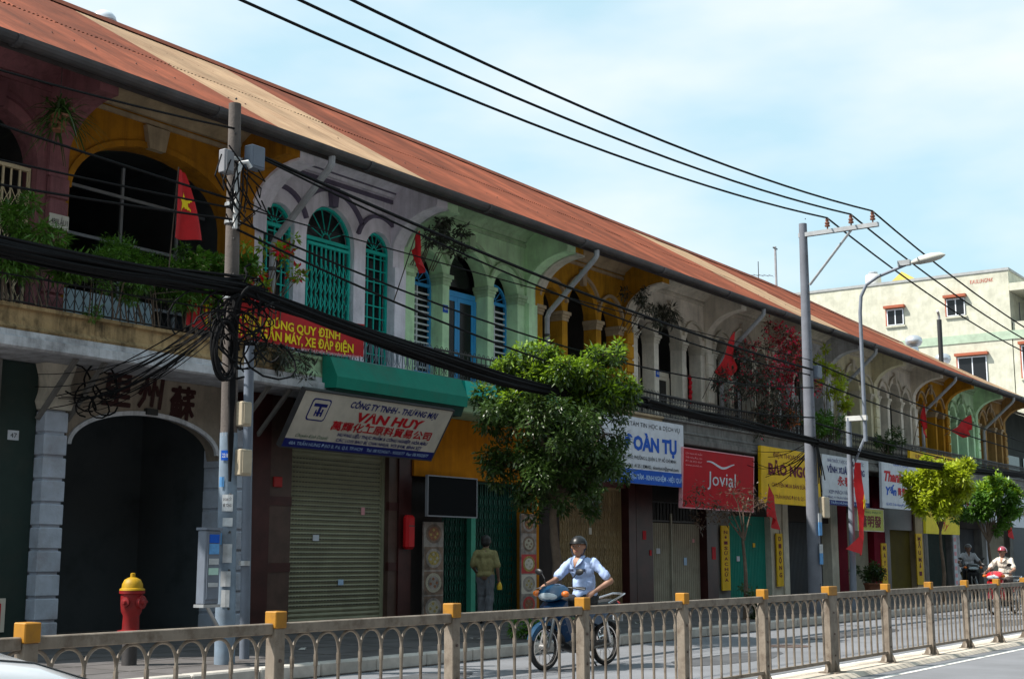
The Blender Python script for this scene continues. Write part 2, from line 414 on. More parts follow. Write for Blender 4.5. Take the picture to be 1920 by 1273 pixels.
def vert_sheet(root, x0, x1, z0, z1, y, m, pitch=.1, amp=.014, name='shutter'):
    n = int((x1 - x0) / pitch) * 4; vs = []; fs = []
    for i in range(n + 1):
        xx = x0 + (x1 - x0) * i / n; d = amp if (i % 4) in (1, 2) else -amp
        vs += [(xx, y + d, z0), (xx, y + d, z1)]
    fs = [(2 * i, 2 * i + 2, 2 * i + 3, 2 * i + 1) for i in range(n)]
    b = MB(); b.add(vs, fs); return b.build(name, m, root, fix=False)
def roller(root, x0, x1, z0, z1, y, m, pitch=.085, name='roller_shutter'):
    n = int((z1 - z0) / pitch); vs = []; fs = []
    prof = []
    for i in range(n):
        a = z0 + i * pitch; prof += [(y + .018, a), (y + .004, a + pitch * .12), (y - .010, a + pitch * .5), (y + .004, a + pitch * .88)]
    prof.append((y + .018, z0 + n * pitch))
    for yy, zz in prof: vs += [(x0, yy, zz), (x1, yy, zz)]
    fs = [(2 * i, 2 * i + 1, 2 * i + 3, 2 * i + 2) for i in range(len(prof) - 1)]
    b = MB(); b.add(vs, fs); o = b.build(name, m, root, fix=False)
    g = MB()
    for s in (x0 - .05, x1): g.box(s, s + .05, y - .05, y + .06, z0, z1)
    g.box(x0 - .05, x1 + .05, y - .06, y + .05, z1 - .02, z1 + .10)
    g.build('shutter_guides', m, o)
    d = MB(); dm = mat('shutter_slots', (.05, .045, .04), .9, 0)
    for i in range(4, n - 2):
        a = z0 + (i + .5) * pitch; xx = x0 + .05
        while xx < x1 - .08:
            d.box(xx, xx + .055, y - .0145, y - .008, a - .010, a + .010); xx += .08
    tag(d.build('slot_rows', dm, o), kind='stuff')
    return o

def quoins(root, x0, x1, y0, y1, z0, z1, m, h=.34, gap=.035, name='quoin_block', coreM=None):
    MB().box(x0 + .035, x1 - .035, y0 + .035, y1, z0, z1).build('pier_core', coreM or m, root)
    n = int((z1 - z0) / h); hh = (z1 - z0) / n
    me = None
    for i in range(n):
        j = rnd.uniform(-.006, .006)
        MB().cbox(x0 + j, x1 + j, y0 + j, y1 - .02, z0 + i * hh + gap / 2, z0 + (i + 1) * hh - gap / 2, .012).build(name, m, root)

def bracket(root, xc, m, w=.34, name='eave_bracket', z0=7.35, edge=None):
    c = [(15.83 + 1.15 * math.cos(R(t)), z0 + .86 * math.sin(R(t))) for t in range(0, 91, 9)]
    p = [(17.0, z0 - .25), (16.94, z0 - .25)] + [(min(y, 16.94), z) for y, z in c] + [(15.83, 8.36), (16.2, 8.52), (17.0, 8.98)]
    MB().prism(p, 'x', xc - w / 2, xc + w / 2).build(name, m, root)
    e = [(a, b) for a, b in c if a < 16.94]; o = [(a - .035 * math.cos(R(i * 9)), b - .045) for i, (a, b) in enumerate(e)]
    if edge: MB().prism(e + o[::-1], 'x', xc - w / 2 - .04, xc + w / 2 + .04).build('bracket_moulding', edge, root)

def house(x0, x1, label, wm, trim, ops, hoodm=None, slabm=None, parm=None, ironm_=None, rail=0, back=20.2, hoods=True, caps=False, upper='quoin', hood_gap=.17, edge=None, slab=True, roomm=None, cornm=None):
    root = thing('shophouse', label, 'shophouse', ((x0 + x1) / 2, 17.0, .15), 'shophouses of the terrace')
    pz = 9.12; hoodm = hoodm or trim; slabm = slabm or trim; parm = parm or wm
    poly = [(x0 + .003, 4.5)]
    for (xc, w, zb, zs, rise) in ops: poly += arch_notch(xc, w, zb, zs, rise, 4.5)
    poly += [(x1 - .003, 4.5), (x1 - .003, pz), (x0 + .003, pz)]
    MB().prism(poly, 'y', 17.0, 17.36).build('upper_wall', wm, root)
    for (xc, w, zb, zs, rise) in ops:
        if zb > 4.6: MB().box(xc - w / 2 + .002, xc + w / 2 - .002, 17.06, 17.3, 4.5, zb).build('window_apron', wm, root)
    MB().prism([(17.0, 8.52), (16.93, 8.52), (16.90, 8.59), (16.86, 8.61), (16.72, 8.70), (16.56, 8.76), (16.54, 8.82), (16.48, 8.85), (17.0, 9.08)], 'x', x0 + .2, x1 - .2).build('cornice', cornm or trim, root)
    MB().box(x0 + .25, x1 - .25, 16.955, 17.01, 8.40, 8.475).build('frieze_band', trim, root)
    bracket(root, x1 - .17, wm, .34, edge=edge)
    if edge is not None: bracket(root, x0 + .17, wm, .33, edge=edge)
    if hoods:
        for (xc, w, zb, zs, rise) in ops:
            b = MB(); big = w > 1.1; g = hood_gap
            hood(b, xc, zs, w / 2 + g, rise + g, .07, 30 if big else 20, 150 if big else 160, 16.93, 17.02); b.build('hood_mould', hoodm, root)
            if big:
                k = MB(); k.prism([(xc - .075, zs + rise - .02), (xc + .075, zs + rise - .02), (xc + .12, zs + rise + .36), (xc - .12, zs + rise + .36)], 'y', 16.90, 17.02); k.build('keystone', hoodm, root)
    if caps:
        for (a, b_) in zip(ops, ops[1:]):
            xa = a[0] + a[1] / 2; xb = b_[0] - b_[1] / 2; c = MB(); capital(c, (xa + xb) / 2, xb - xa, a[3], 17.0, 17.36); c.build('capital', trim, root)
        for xx, ss in ((ops[0][0] - ops[0][1] / 2 - .12, 1), (ops[-1][0] + ops[-1][1] / 2 + .12, 1)):
            c = MB(); capital(c, xx, .24, ops[0][3], 17.0, 17.36); c.build('capital', trim, root)
    if upper == 'quoin': quoins(root, x1 - .34, x1 - .004, 16.88, 17.0, 4.55, 7.1, wm, .36, .045)
    else: MB().box(x1 - .34, x1 - .004, 16.88, 17.0, 4.5, 7.1).build('pilaster', wm, root)
    # shell behind
    rmm = roomm or darkroom
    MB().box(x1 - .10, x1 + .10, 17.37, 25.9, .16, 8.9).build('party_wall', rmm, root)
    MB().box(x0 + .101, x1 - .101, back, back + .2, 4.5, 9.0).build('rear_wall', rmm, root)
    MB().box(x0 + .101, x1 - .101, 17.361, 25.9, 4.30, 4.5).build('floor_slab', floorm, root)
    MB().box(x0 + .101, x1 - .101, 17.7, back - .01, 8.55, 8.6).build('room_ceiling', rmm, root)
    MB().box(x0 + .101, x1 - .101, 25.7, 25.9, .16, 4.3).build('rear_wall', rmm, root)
    if slab:
        MB().prism([(17.36, 4.24), (16.02, 4.24), (15.98, 4.27), (15.98, 4.40), (16.04, 4.42), (16.04, 4.50), (17.36, 4.498)], 'x', x0 + .002, x1 - .002).build('balcony_slab', slabm, root)
        MB().prism([(16.07, 4.502), (16.05, 4.54), (16.10, 4.60), (16.10, 4.80), (16.05, 4.82), (16.05, 4.87), (16.26, 4.87), (16.26, 4.502)], 'x', x0 + .004, x1 - .004).build('balcony_parapet', parm, root)
        for k in range(2):
            xx = x0 + .25 + k * (x1 - x0 - .5); MB().tube([(xx, 17.0, 3.42), (xx, 16.15, 4.25)], .045, 5).build('balcony_strut', strutm, root)
    if rail is not None: railing(root, x0 + .03, x1 - .03, ironm_ or ironm, rail)
    return root
def downpipe(root, x, top_x=None):
    tx = x if top_x is None else top_x
    b = MB(); b.tube([(tx, 15.45, 8.36), (tx, 15.46, 8.14), (tx, 15.52, 8.06), (tx - .02, 16.74, 6.98), (tx - .03, 16.80, 6.85), (tx - .03, 16.80, 4.6)], .062, 8)
    p = b.build('downpipe', pipem, root, True)
    c = MB()
    for z in (6.4, 5.5, 4.9): c.tube([(tx - .03, 16.80, z), (tx - .03, 16.80, z + .07)], .073, 8)
    c.build('pipe_clamps', ironm, p)

P = [7.6, 12.2, 16.05, 20.2, 24.9, 29.3, 33.8, 38.2, 42.6, 47.0, 51.2, 55.2, 59.4, 63.7]
def three(x0, x1, wc=1.3, ws=.84, off=1.38, zs=7.25, zbs=4.5, rc=.68, rs=.44):
    m = (x0 + x1 - .2) / 2; k = (x1 - x0) / 4.4
    return [(m - off * k, ws * k, zbs, zs, rs), (m, wc * k, 4.5, zs, rc), (m + off * k, ws * k, zbs, zs, rs)]

pink = plaster('pink_mauve_plaster', (.27, .11, .12)); ochre = plaster('ochre_plaster', (.43, .178, .014)); lilac = plaster('lilac_white_plaster', (.86, .81, .91), .32)
purple = plaster('purple_grey_trim', (.16, .135, .20), .2); green = plaster('pale_green_plaster', (.60, .86, .54), .3); ochre2 = plaster('faded_ochre_plaster', (.52, .25, .02))
cream = plaster('cream_plaster', (.76, .69, .59), .4); creamg = plaster('grey_cream_plaster', (.66, .60, .50), .4); yellowc = plaster('yellow_cream_plaster', (.72, .66, .46), .4); whitep = mat('white_plaster', (.58, .58, .61), .95, .25, 2.0, streak=.5, dirt=.55, dscale=2.0, dcol=(.07, .06, .055), bump=.4, bscale=20, spec=.1)
stained = mat('stained_cream_parapet', (.42, .29, .15), .95, .4, 2.2, streak=.95, dirt=.9, dscale=2.2, dcol=(.022, .02, .017), bump=.5, bscale=20, spec=.1); greentrim = plaster('green_grey_trim', (.44, .60, .38), .4); tan = plaster('tan_trim', (.45, .34, .22), .4)
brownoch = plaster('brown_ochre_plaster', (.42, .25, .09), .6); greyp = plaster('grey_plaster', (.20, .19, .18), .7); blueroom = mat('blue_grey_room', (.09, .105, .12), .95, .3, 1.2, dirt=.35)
teal = paint('teal_paint', (.015, .50, .42), .45, .2); bluep = paint('sky_blue_paint', (.05, .34, .72), .45, .2); creamp = paint('cream_gate_paint', (.62, .50, .32), .5, .35); whitepaint = paint('white_slat_paint', (.66, .68, .72), .5, .2)
dteal = paint('dark_teal_paint', (.02, .16, .15), .5, .2); woodc = paint('cream_door_paint', (.60, .54, .44), .55, .35)

# --- house 0 pink
x0, x1 = P[0], P[1]
H0 = house(x0, x1, 'pink mauve shophouse with cream folding grille upstairs, cut by the left edge', pink, pink, [(9.1, .85, 5.3, 7.25, .42), (10.95, 1.5, 4.5, 7.2, .75)], hoodm=paint('maroon_trim', (.16, .06, .07), .7), slabm=whitep, parm=stained, rail=0)
bars_window(H0, 9.1, .83, 5.31, 7.25, .41, 17.12, creamp)
folding_gate(H0, 10.25, 11.65, 4.6, 7.12, 17.14, creamp, .14, True)
# --- house 1 ochre
x0, x1 = P[1], P[2]
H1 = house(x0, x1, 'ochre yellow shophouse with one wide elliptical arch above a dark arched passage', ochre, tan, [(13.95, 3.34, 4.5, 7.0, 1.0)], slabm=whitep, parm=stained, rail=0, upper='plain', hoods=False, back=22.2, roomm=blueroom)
MB().prism([(13.70, 7.98), (14.02, 7.98), (14.10, 8.36), (13.62, 8.36)], 'y', 16.9, 17.02).build('keystone', tan, H1)
b = MB(); hood(b, 13.95, 7.0, 1.67, 1.0, .10, 0, 180, 16.955, 17.01, 28); b.build('arch_band', ochre, H1)
b = MB()
for z in (5.55, 6.55, 7.35): b.box(12.32, 15.8, 17.9, 17.94, z, z + .05)
for xx in (12.9, 14.0, 15.2): b.box(xx, xx + .05, 17.95, 17.99, 4.5, 7.9)
b.build('shelter_frame', paint('grey_steel', (.30, .32, .35), .5, .2), H1)
MB().box(12.33, 14.6, 17.75, 17.85, 4.5, 5.62).build('low_screen', paint('pale_blue_panel', (.42, .55, .62), .7, .3), H1)
# --- house 2 lilac
x0, x1 = P[2], P[3]
o2 = [(16.76, .78, 4.62, 7.35, .41), (18.12, 1.32, 4.5, 7.30, .68), (19.50, .78, 4.62, 7.35, .41)]
H2 = house(x0, x1, 'lilac white shophouse with purple mouldings and three teal grilled arches upstairs', lilac, purple, o2, slabm=whitep, parm=greentrim, rail=1, ironm_=bluegrey_iron, upper='plain', edge=lilac, hood_gap=.27, cornm=lilac)
for z_, y_ in ((8.58, 16.87), (8.745, 16.53)): MB().box(16.4, 19.85, y_, y_ + .03, z_, z_ + .10).build('frieze_stripe', purple, H2)
bars_window(H2, 16.76, .77, 4.63, 7.35, .40, 17.10, teal, .24, 4); bars_window(H2, 19.50, .77, 4.63, 7.35, .40, 17.10, teal, .24, 4)
fr = bars_window(H2, 18.12, 1.31, 4.52, 7.30, .67, 17.10, teal, 9, 2, name='door_frame')
folding_gate(H2, 17.56, 18.68, 4.62, 7.16, 17.05, teal, .115, True)
downpipe(H2, 16.45)
# --- house 3 green
x0, x1 = P[3], P[4]
o3 = three(x0, x1, 1.28, .86, 1.28, 7.25)
H3 = house(x0, x1, 'pale green shophouse with a sky blue double door under its middle arch', green, greentrim, o3, hoodm=greentrim, slabm=greentrim, parm=greentrim, rail=1, caps=True, edge=green, upper='plain')
for k in (0, 2): bars_window(H3, o3[k][0], o3[k][1] - .02, 5.15, 7.02, .44, 17.30, bluep, louvre=True, lm=whitepaint); MB().box(o3[k][0] - .44, o3[k][0] + .44, 17.26, 17.40, 4.5, 5.14).build('window_apron', green, H3)
def double_door(root, xc, w, z1, y, m, pm=glassm, kick=.0):
    f = MB(); f.box(xc - w / 2, xc + w / 2, y, y + .07, z1, z1 + .12)
    for s in (-1, 1): f.box(xc + s * w / 2 - .04, xc + s * w / 2 + .04, y + .002, y + .068, 4.51, z1)
    fr = f.build('door_frame', m, root)
    for s in (-1, 1):
        d = MB(); a, b2 = (xc - w / 2 + .045, xc - .005) if s < 0 else (xc + .005, xc + w / 2 - .045)
        d.box(a, a + .08, y + .01, y + .05, 4.52, z1 - .004); d.box(b2 - .08, b2, y + .01, y + .05, 4.52, z1 - .004)
        d.box(a + .08, b2 - .08, y + .012, y + .048, z1 - .10, z1 - .005); d.box(a + .08, b2 - .08, y + .012, y + .048, 4.525, 4.70 + kick)
        dl = d.build('door_leaf', m, root); MB().box(a + .08, b2 - .08, y + .025, y + .035, 4.70 + kick, z1 - .10).build('pane', pm, dl)
double_door(H3, o3[1][0], 1.26, 6.95, 17.30, bluep)
b = MB(); b.prism(arc(o3[1][0], 7.2, .63, .66, 0, 180, 14), 'y', 17.44, 17.45); b.build('fanlight_pane', glassm, H3)
# --- house 4 ochre
x0, x1 = P[4], P[5]
o4 = three(x0, x1, 1.30, .84, 1.30, 7.15, rc=.80, rs=.52)
H4 = house(x0, x1, 'ochre shophouse with open arched gallery and a teal door, behind the big street tree', ochre2, tan, o4, hoodm=tan, slabm=tan, parm=tan, rail=1, caps=True, edge=cream, back=19.6)
downpipe(H4, x0 + .12, x0 + .3)
MB().box(o4[1][0] - .55, o4[1][0] + .55, 18.6, 18.66, 4.5, 6.7).build('door', dteal, H4)
MB().box(o4[0][0] - .35, o4[0][0] + .35, 17.5, 17.55, 4.5, 6.3).build('window_shutter', teal, H4)
# --- house 5 cream
x0, x1 = P[5], P[6]
o5 = three(x0, x1, 1.28, .84, 1.30, 7.2)
H5 = house(x0, x1, 'cream shophouse with white columns and a cream half glazed door upstairs', cream, creamg, o5, hoodm=creamg, slabm=greyp, parm=greyp, rail=0, caps=True)
double_door(H5, o5[1][0], 1.24, 6.25, 17.40, woodc, kick=.72)
for k in (0, 2):
    bars_window(H5, o5[k][0], o5[k][1] - .02, 4.52, 6.55, .3, 17.42, woodc, 9, 6, fan=False)
# --- house 6 / 7
x0, x1 = P[6], P[7]
o6 = three(x0, x1, 1.28, .84, 1.30, 7.2)
H6 = house(x0, x1, 'grey cream shophouse half hidden by bougainvillea, above the yellow phone shop sign', creamg, creamg, o6, slabm=greyp, parm=greyp, rail=0, caps=True, upper='quoin')
downpipe(H6, x0 + .12, x0 + .3); double_door(H6, o6[1][0], 1.24, 6.5, 17.4, whitepaint)
x0, x1 = P[7], P[8]
o7 = three(x0, x1, 1.28, .84, 1.30, 7.2)
H7 = house(x0, x1, 'grey white shophouse behind the tall right hand utility pole', whitep, creamg, o7, slabm=greyp, parm=greyp, rail=0, caps=True); double_door(H7, o7[1][0], 1.24, 6.5, 17.4, whitepaint)
x0, x1 = P[8], P[9]
o8 = three(x0, x1, 1.28, .84, 1.30, 7.2)
H8 = house(x0, x1, 'yellowish cream shophouse with climbing plant beside the lamp post', yellowc, creamg, o8, slabm=greyp, parm=greyp, rail=0, caps=True, back=18.2, roomm=creamg); downpipe(H8, x0 + .12, x0 + .3)
x0, x1 = P[9], P[10]
o9 = three(x0, x1, 1.25, .82, 1.30, 7.2)
H9 = house(x0, x1, 'cream shophouse with three open arches above the white and red signboard', cream, creamg, o9, slabm=greyp, parm=greyp, rail=0, caps=True); MB().box(o9[1][0] - .6, o9[1][0] + .6, 18.0, 18.06, 4.5, 6.6).build('door', woodc, H9)
x0, x1 = P[10], P[11]
o10 = three(x0, x1, 1.25, .82, 1.25, 7.2)
H10 = house(x0, x1, 'faded ochre shophouse far down the terrace above a yellow balcony board', ochre2, tan, o10, slabm=greyp, parm=greyp, rail=0, caps=True); downpipe(H10, x0 + .12, x0 + .3)
x0, x1 = P[11], P[12]
o11 = three(x0, x1, 1.25, .82, 1.25, 7.2)
H11 = house(x0, x1, 'light green shophouse near the far end of the terrace', green, greentrim, o11, slabm=greyp, parm=greyp, rail=0, caps=True)
x0, x1 = P[12], P[13]
o12 = three(x0, x1, 1.25, .82, 1.25, 7.2)
H12 = house(x0, x1, 'brownish ochre last shophouse at the far end of the terrace', brownoch, tan, o12, slabm=greyp, parm=greyp, rail=0, caps=True); downpipe(H12, x0 + .12, x0 + .3)
for hh, oo in ((H10, o10), (H12, o12)): MB().box(oo[1][0] - .55, oo[1][0] + .55, 17.9, 17.96, 4.5, 6.6).build('door', dteal, hh)
MB().box(o11[1][0] - .55, o11[1][0] + .55, 17.9, 17.96, 4.5, 6.6).build('door', teal, H11)
HS = [H0, H1, H2, H3, H4, H5, H6, H7, H8, H9, H10, H11, H12]
MB().box(P[0] - .2, P[0] - .002, 17.0, 25.9, .16, 9.0).build('gable_wall', pink, H0)
MB().box(P[13] + .101, P[13] + .25, 17.0, 25.9, .16, 9.0).build('gable_wall', brownoch, H12)

# ------------------------------------------------------------------ ground floors
maroon = mat('maroon_marble', (.055, .014, .013), .4, .4, 3, spec=.3); brownmarble = mat('brown_marble', (.085, .048, .038), .4, .35, 3, spec=.3)
shut_cream = paint('cream_roller_paint', (.30, .295, .20), .6, .25); gate_green = paint('dark_green_gate', (.015, .085, .06), .5, .3); gate_brown = paint('brown_gate', (.38, .27, .14), .6, .35)
beige_sheet = paint('beige_shutter', (.37, .34, .265), .55, .3); teal_sheet = paint('teal_shutter', (.01, .25, .19), .55, .25); grey_sheet = paint('grey_shutter', (.06, .065, .075), .6, .3); olive_sheet = paint('olive_shutter', (.15, .115, .015), .6, .3)
whitebrick = mat('white_painted_block', (.42, .46, .54), .9, .2, 4, dirt=.5, dcol=(.16, .10, .07), bump=.3, spec=.2)
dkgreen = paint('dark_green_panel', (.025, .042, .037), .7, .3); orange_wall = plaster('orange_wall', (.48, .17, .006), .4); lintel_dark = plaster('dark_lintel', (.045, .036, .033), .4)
GZ0, GZ1 = .152, 4.23
def pier(root, a, b, m, name='pier', y0=16.9, z1=GZ1): return MB().box(a, b, y0, 17.36, GZ0, z1).build(name, m, root)
def lintel(root, a, b, z, m, y0=16.98): return MB().box(a, b, y0, 17.3, z, GZ1).build('lintel_wall', m, root)
# h0
pier(H0, 7.62, 8.1, whitep); lintel(H0, 8.1, 11.3, 3.45, greyp); pier(H0, 11.3, 11.96, dkgreen, y0=17.05); vert_sheet(H0, 8.1, 11.3, .16, 3.45, 17.2, dkgreen, .2)
quoins(H0, 11.97, 12.37, 16.84, 17.28, GZ0, 3.55, whitebrick, .31, .04)
b = MB(); b.prism([(11.96, 3.56), (12.38, 3.56), (12.42, 3.68), (12.34, 3.92), (12.44, 4.235), (11.9, 4.235), (12.0, 3.92), (11.92, 3.68)], 'y', 16.80, 17.28); b.build('pier_capital', creamg, H0)
# h1 passage
quoins(H1, 15.48, 16.02, 16.80, 17.36, GZ0, 3.55, whitebrick, .31, .04)
poly = [(12.41, 3.0)] + [(13.94 - 1.5 * math.cos(math.pi * i / 20), 3.08 + .60 * math.sin(math.pi * i / 20)) for i in range(21)] + [(15.475, 3.0), (15.475, 4.235), (12.41, 4.235)]
poly = [(12.425, 3.0)] + poly[1:-3] + [(15.47, 3.0), (15.47, 4.235), (12.425, 4.235)]
MB().prism(poly, 'y', 16.96, 17.25).build('arch_panel', plaster('arch_panel_plaster', (.30, .25, .20), .45), H1)
b = MB(); hood(b, 13.94, 3.08, 1.44, .54, .07, 0, 180, 16.92, 16.98, 24); b.build('arch_rim', whitep, H1)
MB().box(13.86, 14.08, 16.88, 16.97, 3.64, 3.74).build('house_number_plate', paint('dark_plate', (.03, .03, .03), .5), H1)
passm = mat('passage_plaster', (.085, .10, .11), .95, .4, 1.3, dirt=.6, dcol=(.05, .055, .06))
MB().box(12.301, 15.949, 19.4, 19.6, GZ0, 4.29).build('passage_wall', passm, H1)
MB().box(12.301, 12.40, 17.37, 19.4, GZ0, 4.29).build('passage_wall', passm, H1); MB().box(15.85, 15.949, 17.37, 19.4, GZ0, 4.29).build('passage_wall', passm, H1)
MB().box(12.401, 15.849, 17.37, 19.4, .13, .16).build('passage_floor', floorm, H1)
# h2
pier(H2, 16.07, 16.62, maroon); pier(H2, 16.62, 17.18, brownmarble, y0=16.94); pier(H2, 19.84, 20.10, brownmarble, y0=16.94); pier(H2, 20.10, 20.48, maroon)
for z in (1.15, 2.3): MB().box(16.60, 17.185, 16.925, 17.0, z, z + .16).build('marble_band', maroon, H2); MB().box(19.835, 20.11, 16.925, 17.0, z, z + .16).build('marble_band', maroon, H2)
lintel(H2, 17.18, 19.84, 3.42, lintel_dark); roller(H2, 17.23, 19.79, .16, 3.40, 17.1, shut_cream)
MB().cbox(16.72, 16.92, 16.90, 16.945, 2.62, 2.80, .008).build('notice_plate', paint('red_notice', (.40, .02, .02), .5), H2)
# h3
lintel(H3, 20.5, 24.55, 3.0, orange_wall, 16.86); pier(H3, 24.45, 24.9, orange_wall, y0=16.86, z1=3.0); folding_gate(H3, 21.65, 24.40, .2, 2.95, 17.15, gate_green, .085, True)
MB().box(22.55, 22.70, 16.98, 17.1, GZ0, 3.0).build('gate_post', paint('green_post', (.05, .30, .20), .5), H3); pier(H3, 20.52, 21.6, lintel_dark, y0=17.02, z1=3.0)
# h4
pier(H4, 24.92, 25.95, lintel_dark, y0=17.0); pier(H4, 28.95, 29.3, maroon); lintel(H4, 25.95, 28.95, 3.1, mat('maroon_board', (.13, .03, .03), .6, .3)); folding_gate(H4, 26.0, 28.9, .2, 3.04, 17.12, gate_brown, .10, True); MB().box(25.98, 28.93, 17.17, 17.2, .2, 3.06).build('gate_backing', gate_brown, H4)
# h5
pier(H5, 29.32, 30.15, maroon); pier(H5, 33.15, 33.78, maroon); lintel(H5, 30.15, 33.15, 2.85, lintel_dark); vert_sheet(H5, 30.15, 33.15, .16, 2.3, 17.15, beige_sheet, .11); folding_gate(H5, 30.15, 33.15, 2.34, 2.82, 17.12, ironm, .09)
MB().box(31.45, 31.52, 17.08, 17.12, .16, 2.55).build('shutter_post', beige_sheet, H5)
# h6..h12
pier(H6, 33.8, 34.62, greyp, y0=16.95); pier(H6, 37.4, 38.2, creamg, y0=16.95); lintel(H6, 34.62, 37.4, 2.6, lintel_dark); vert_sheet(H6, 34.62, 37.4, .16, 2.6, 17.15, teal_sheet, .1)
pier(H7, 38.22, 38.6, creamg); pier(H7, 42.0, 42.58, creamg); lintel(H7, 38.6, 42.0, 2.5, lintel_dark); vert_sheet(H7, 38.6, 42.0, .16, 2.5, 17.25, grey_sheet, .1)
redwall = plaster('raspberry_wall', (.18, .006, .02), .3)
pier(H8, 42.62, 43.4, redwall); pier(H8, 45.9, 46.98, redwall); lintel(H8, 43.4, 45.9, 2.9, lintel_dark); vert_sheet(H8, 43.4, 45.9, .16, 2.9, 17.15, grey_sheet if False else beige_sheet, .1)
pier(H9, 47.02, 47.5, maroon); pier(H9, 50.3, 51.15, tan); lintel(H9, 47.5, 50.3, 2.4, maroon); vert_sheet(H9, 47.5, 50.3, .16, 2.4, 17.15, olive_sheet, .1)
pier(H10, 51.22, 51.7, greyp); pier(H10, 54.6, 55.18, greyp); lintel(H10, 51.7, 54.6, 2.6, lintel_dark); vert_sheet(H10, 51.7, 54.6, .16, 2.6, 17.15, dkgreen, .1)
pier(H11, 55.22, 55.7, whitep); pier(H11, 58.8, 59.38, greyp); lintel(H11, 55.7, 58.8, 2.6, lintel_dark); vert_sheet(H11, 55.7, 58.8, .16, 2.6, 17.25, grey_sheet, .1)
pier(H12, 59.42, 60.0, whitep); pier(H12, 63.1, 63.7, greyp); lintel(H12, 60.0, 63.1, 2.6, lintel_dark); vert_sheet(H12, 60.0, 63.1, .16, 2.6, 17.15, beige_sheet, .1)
# painted canopies on the balcony fronts
awn = paint('sea_green_canopy', (.006, .19, .13), .7, .35)
MB().prism([(16.04, 4.32), (15.70, 4.30), (15.68, 4.50), (15.86, 4.86), (16.04, 4.90)], 'x', 16.95, 20.7).build('canopy', awn, H2)
MB().prism([(16.0, 4.12), (15.82, 4.12), (15.74, 4.298), (16.0, 4.298)], 'x', 16.98, 20.66).build('canopy_valance', paint('dark_green_valance', (.008, .045, .035), .7, .3), H2)
MB().prism([(16.03, 4.50), (15.74, 4.50), (15.80, 4.84), (16.03, 4.88)], 'x', 20.75, 24.6).build('canopy', paint('turquoise_canopy', (.012, .42, .34), .6, .25), H3)

# ================================================================== BUILDINGS BEHIND
enddk = plaster('end_house_grey', (.06, .068, .062), .5)
E1 = thing('corner_house', 'dark low house with a grey metal roof past the end of the terrace', 'house', (69, 19, 0))
MB().box(64.2, 80, 17.4, 25, .1, 8.35).build('wall', enddk, E1)
MB().prism([(15.7, 7.75), (15.7, 7.82), (20.5, 9.7), (25.4, 8.0), (25.4, 7.92), (20.5, 9.6)], 'x', 64.9, 79.5).build('roof', mat('grey_roof_sheet', (.32, .33, .36), .6, .3, 2, metal=.2), E1)
for k in range(3): MB().box(65 + k * 3, 67.3 + k * 3, 17.34, 17.41, 3.6, 6.2).build('window', glassm, E1); MB().box(64.9 + k * 3, 67.4 + k * 3, 17.3, 17.42, .2, 3.0).build('shutter', grey_sheet, E1)
MB().box(64.95, 65.13, 15.9, 16.1, .15, 7.82).build('post', teal, E1)
bld = plaster('cream_render', (.55, .54, .44), .16); brick_red = paint('brick_red_trim', (.34, .095, .05), .7); band_green = paint('sage_band', (.38, .47, .36), .8)
F = thing('apartment_building', 'cream four storey apartment building with brick red window hoods beyond the roof', 'building', (84, 26, 0))
XB = 80.0
MB().box(XB, XB + 14, 20.6, 40, 0, 18.2).build('wall', bld, F)
MB().box(XB - .06, XB + 14, 20.55, 40.06, 18.18, 18.34).build('parapet_coping', paint('grey_coping', (.35, .36, .36), .8), F)
for z in (14.05, 10.15): MB().box(XB - .05, XB + .02, 15.2, 39.9, z, z + .5).build('string_band', band_green, F)
def bwin(y0, y1, z0, z1):
    f = MB(); f.box(XB - .05, XB + .02, y0, y1, z0, z1)
    o = f.build('window', glassm, F); fr = MB()
    for a, b in ((y0, y0 + .06), (y1 - .06, y1), ((y0 + y1) / 2 - .03, (y0 + y1) / 2 + .03)): fr.box(XB - .08, XB - .045, a, b, z0, z1)
    fr.box(XB - .078, XB - .047, y0, y1, z1 - .06, z1); fr.box(XB - .078, XB - .047, y0, y1, z0, z0 + .05); fr.build('window_frame', whitepaint, o)
    MB().box(XB - .35, XB + .01, y0 - .12, y1 + .12, z1 + .06, z1 + .22).build('window_hood', brick_red, F)
    MB().box(XB - .12, XB - .001, y0 - .1, y1 + .1, z0 - .12, z0 - .03).build('window_sill', bld, F)
    MB().box(XB - .04, XB + .015, y1, y1 + .09, z0, z1).build('window_jamb', brick_red, F)
for y0, y1, z0, z1 in ((26.95, 28.0, 15.55, 16.55), (23.2, 24.3, 15.75, 16.8), (22.1, 23.8, 11.2, 13.2), (19.0, 20.55, 12.0, 14.0)): 
    if y0 > 20.6: bwin(y0, y1, z0, z1)
# projecting bay to the right
MB().box(XB + 1.5, XB + 14, 15.2, 20.55, 0, 14.7).build('wall', bld, F)
MB().box(XB + .2, XB + 1.5, 15.2, 20.55, 14.3, 15.1).build('balcony_parapet', bld, F)
MB().box(XB - .2, XB + 14, 15.0, 20.53, 16.9, 17.35).build('balcony_canopy', bld, F)
MB().box(XB + .02, XB + 1.49, 15.2, 20.55, 0, 14.29).build('wall', bld, F)
MB().box(XB + 5, XB + 5.2, 18.4, 20.55, 15.1, 16.88).build('balcony_back_wall', paint('yellow_wall', (.60, .48, .16), .8), F)
MB().box(XB + 4.9, XB + 4.99, 18.9, 20.3, 15.1, 16.6).build('balcony_door', glassm, F)
f = MB()
for k in range(4): f.box(XB + .6, XB + .64, 19.0 + k * .4, 19.05 + k * .4, 15.1, 16.3)
f.build('balcony_grille', ironm, F)
XBo = XB; XB = XB + .02
bwin(18.7, 20.1, 11.7, 13.6)
XB = XBo
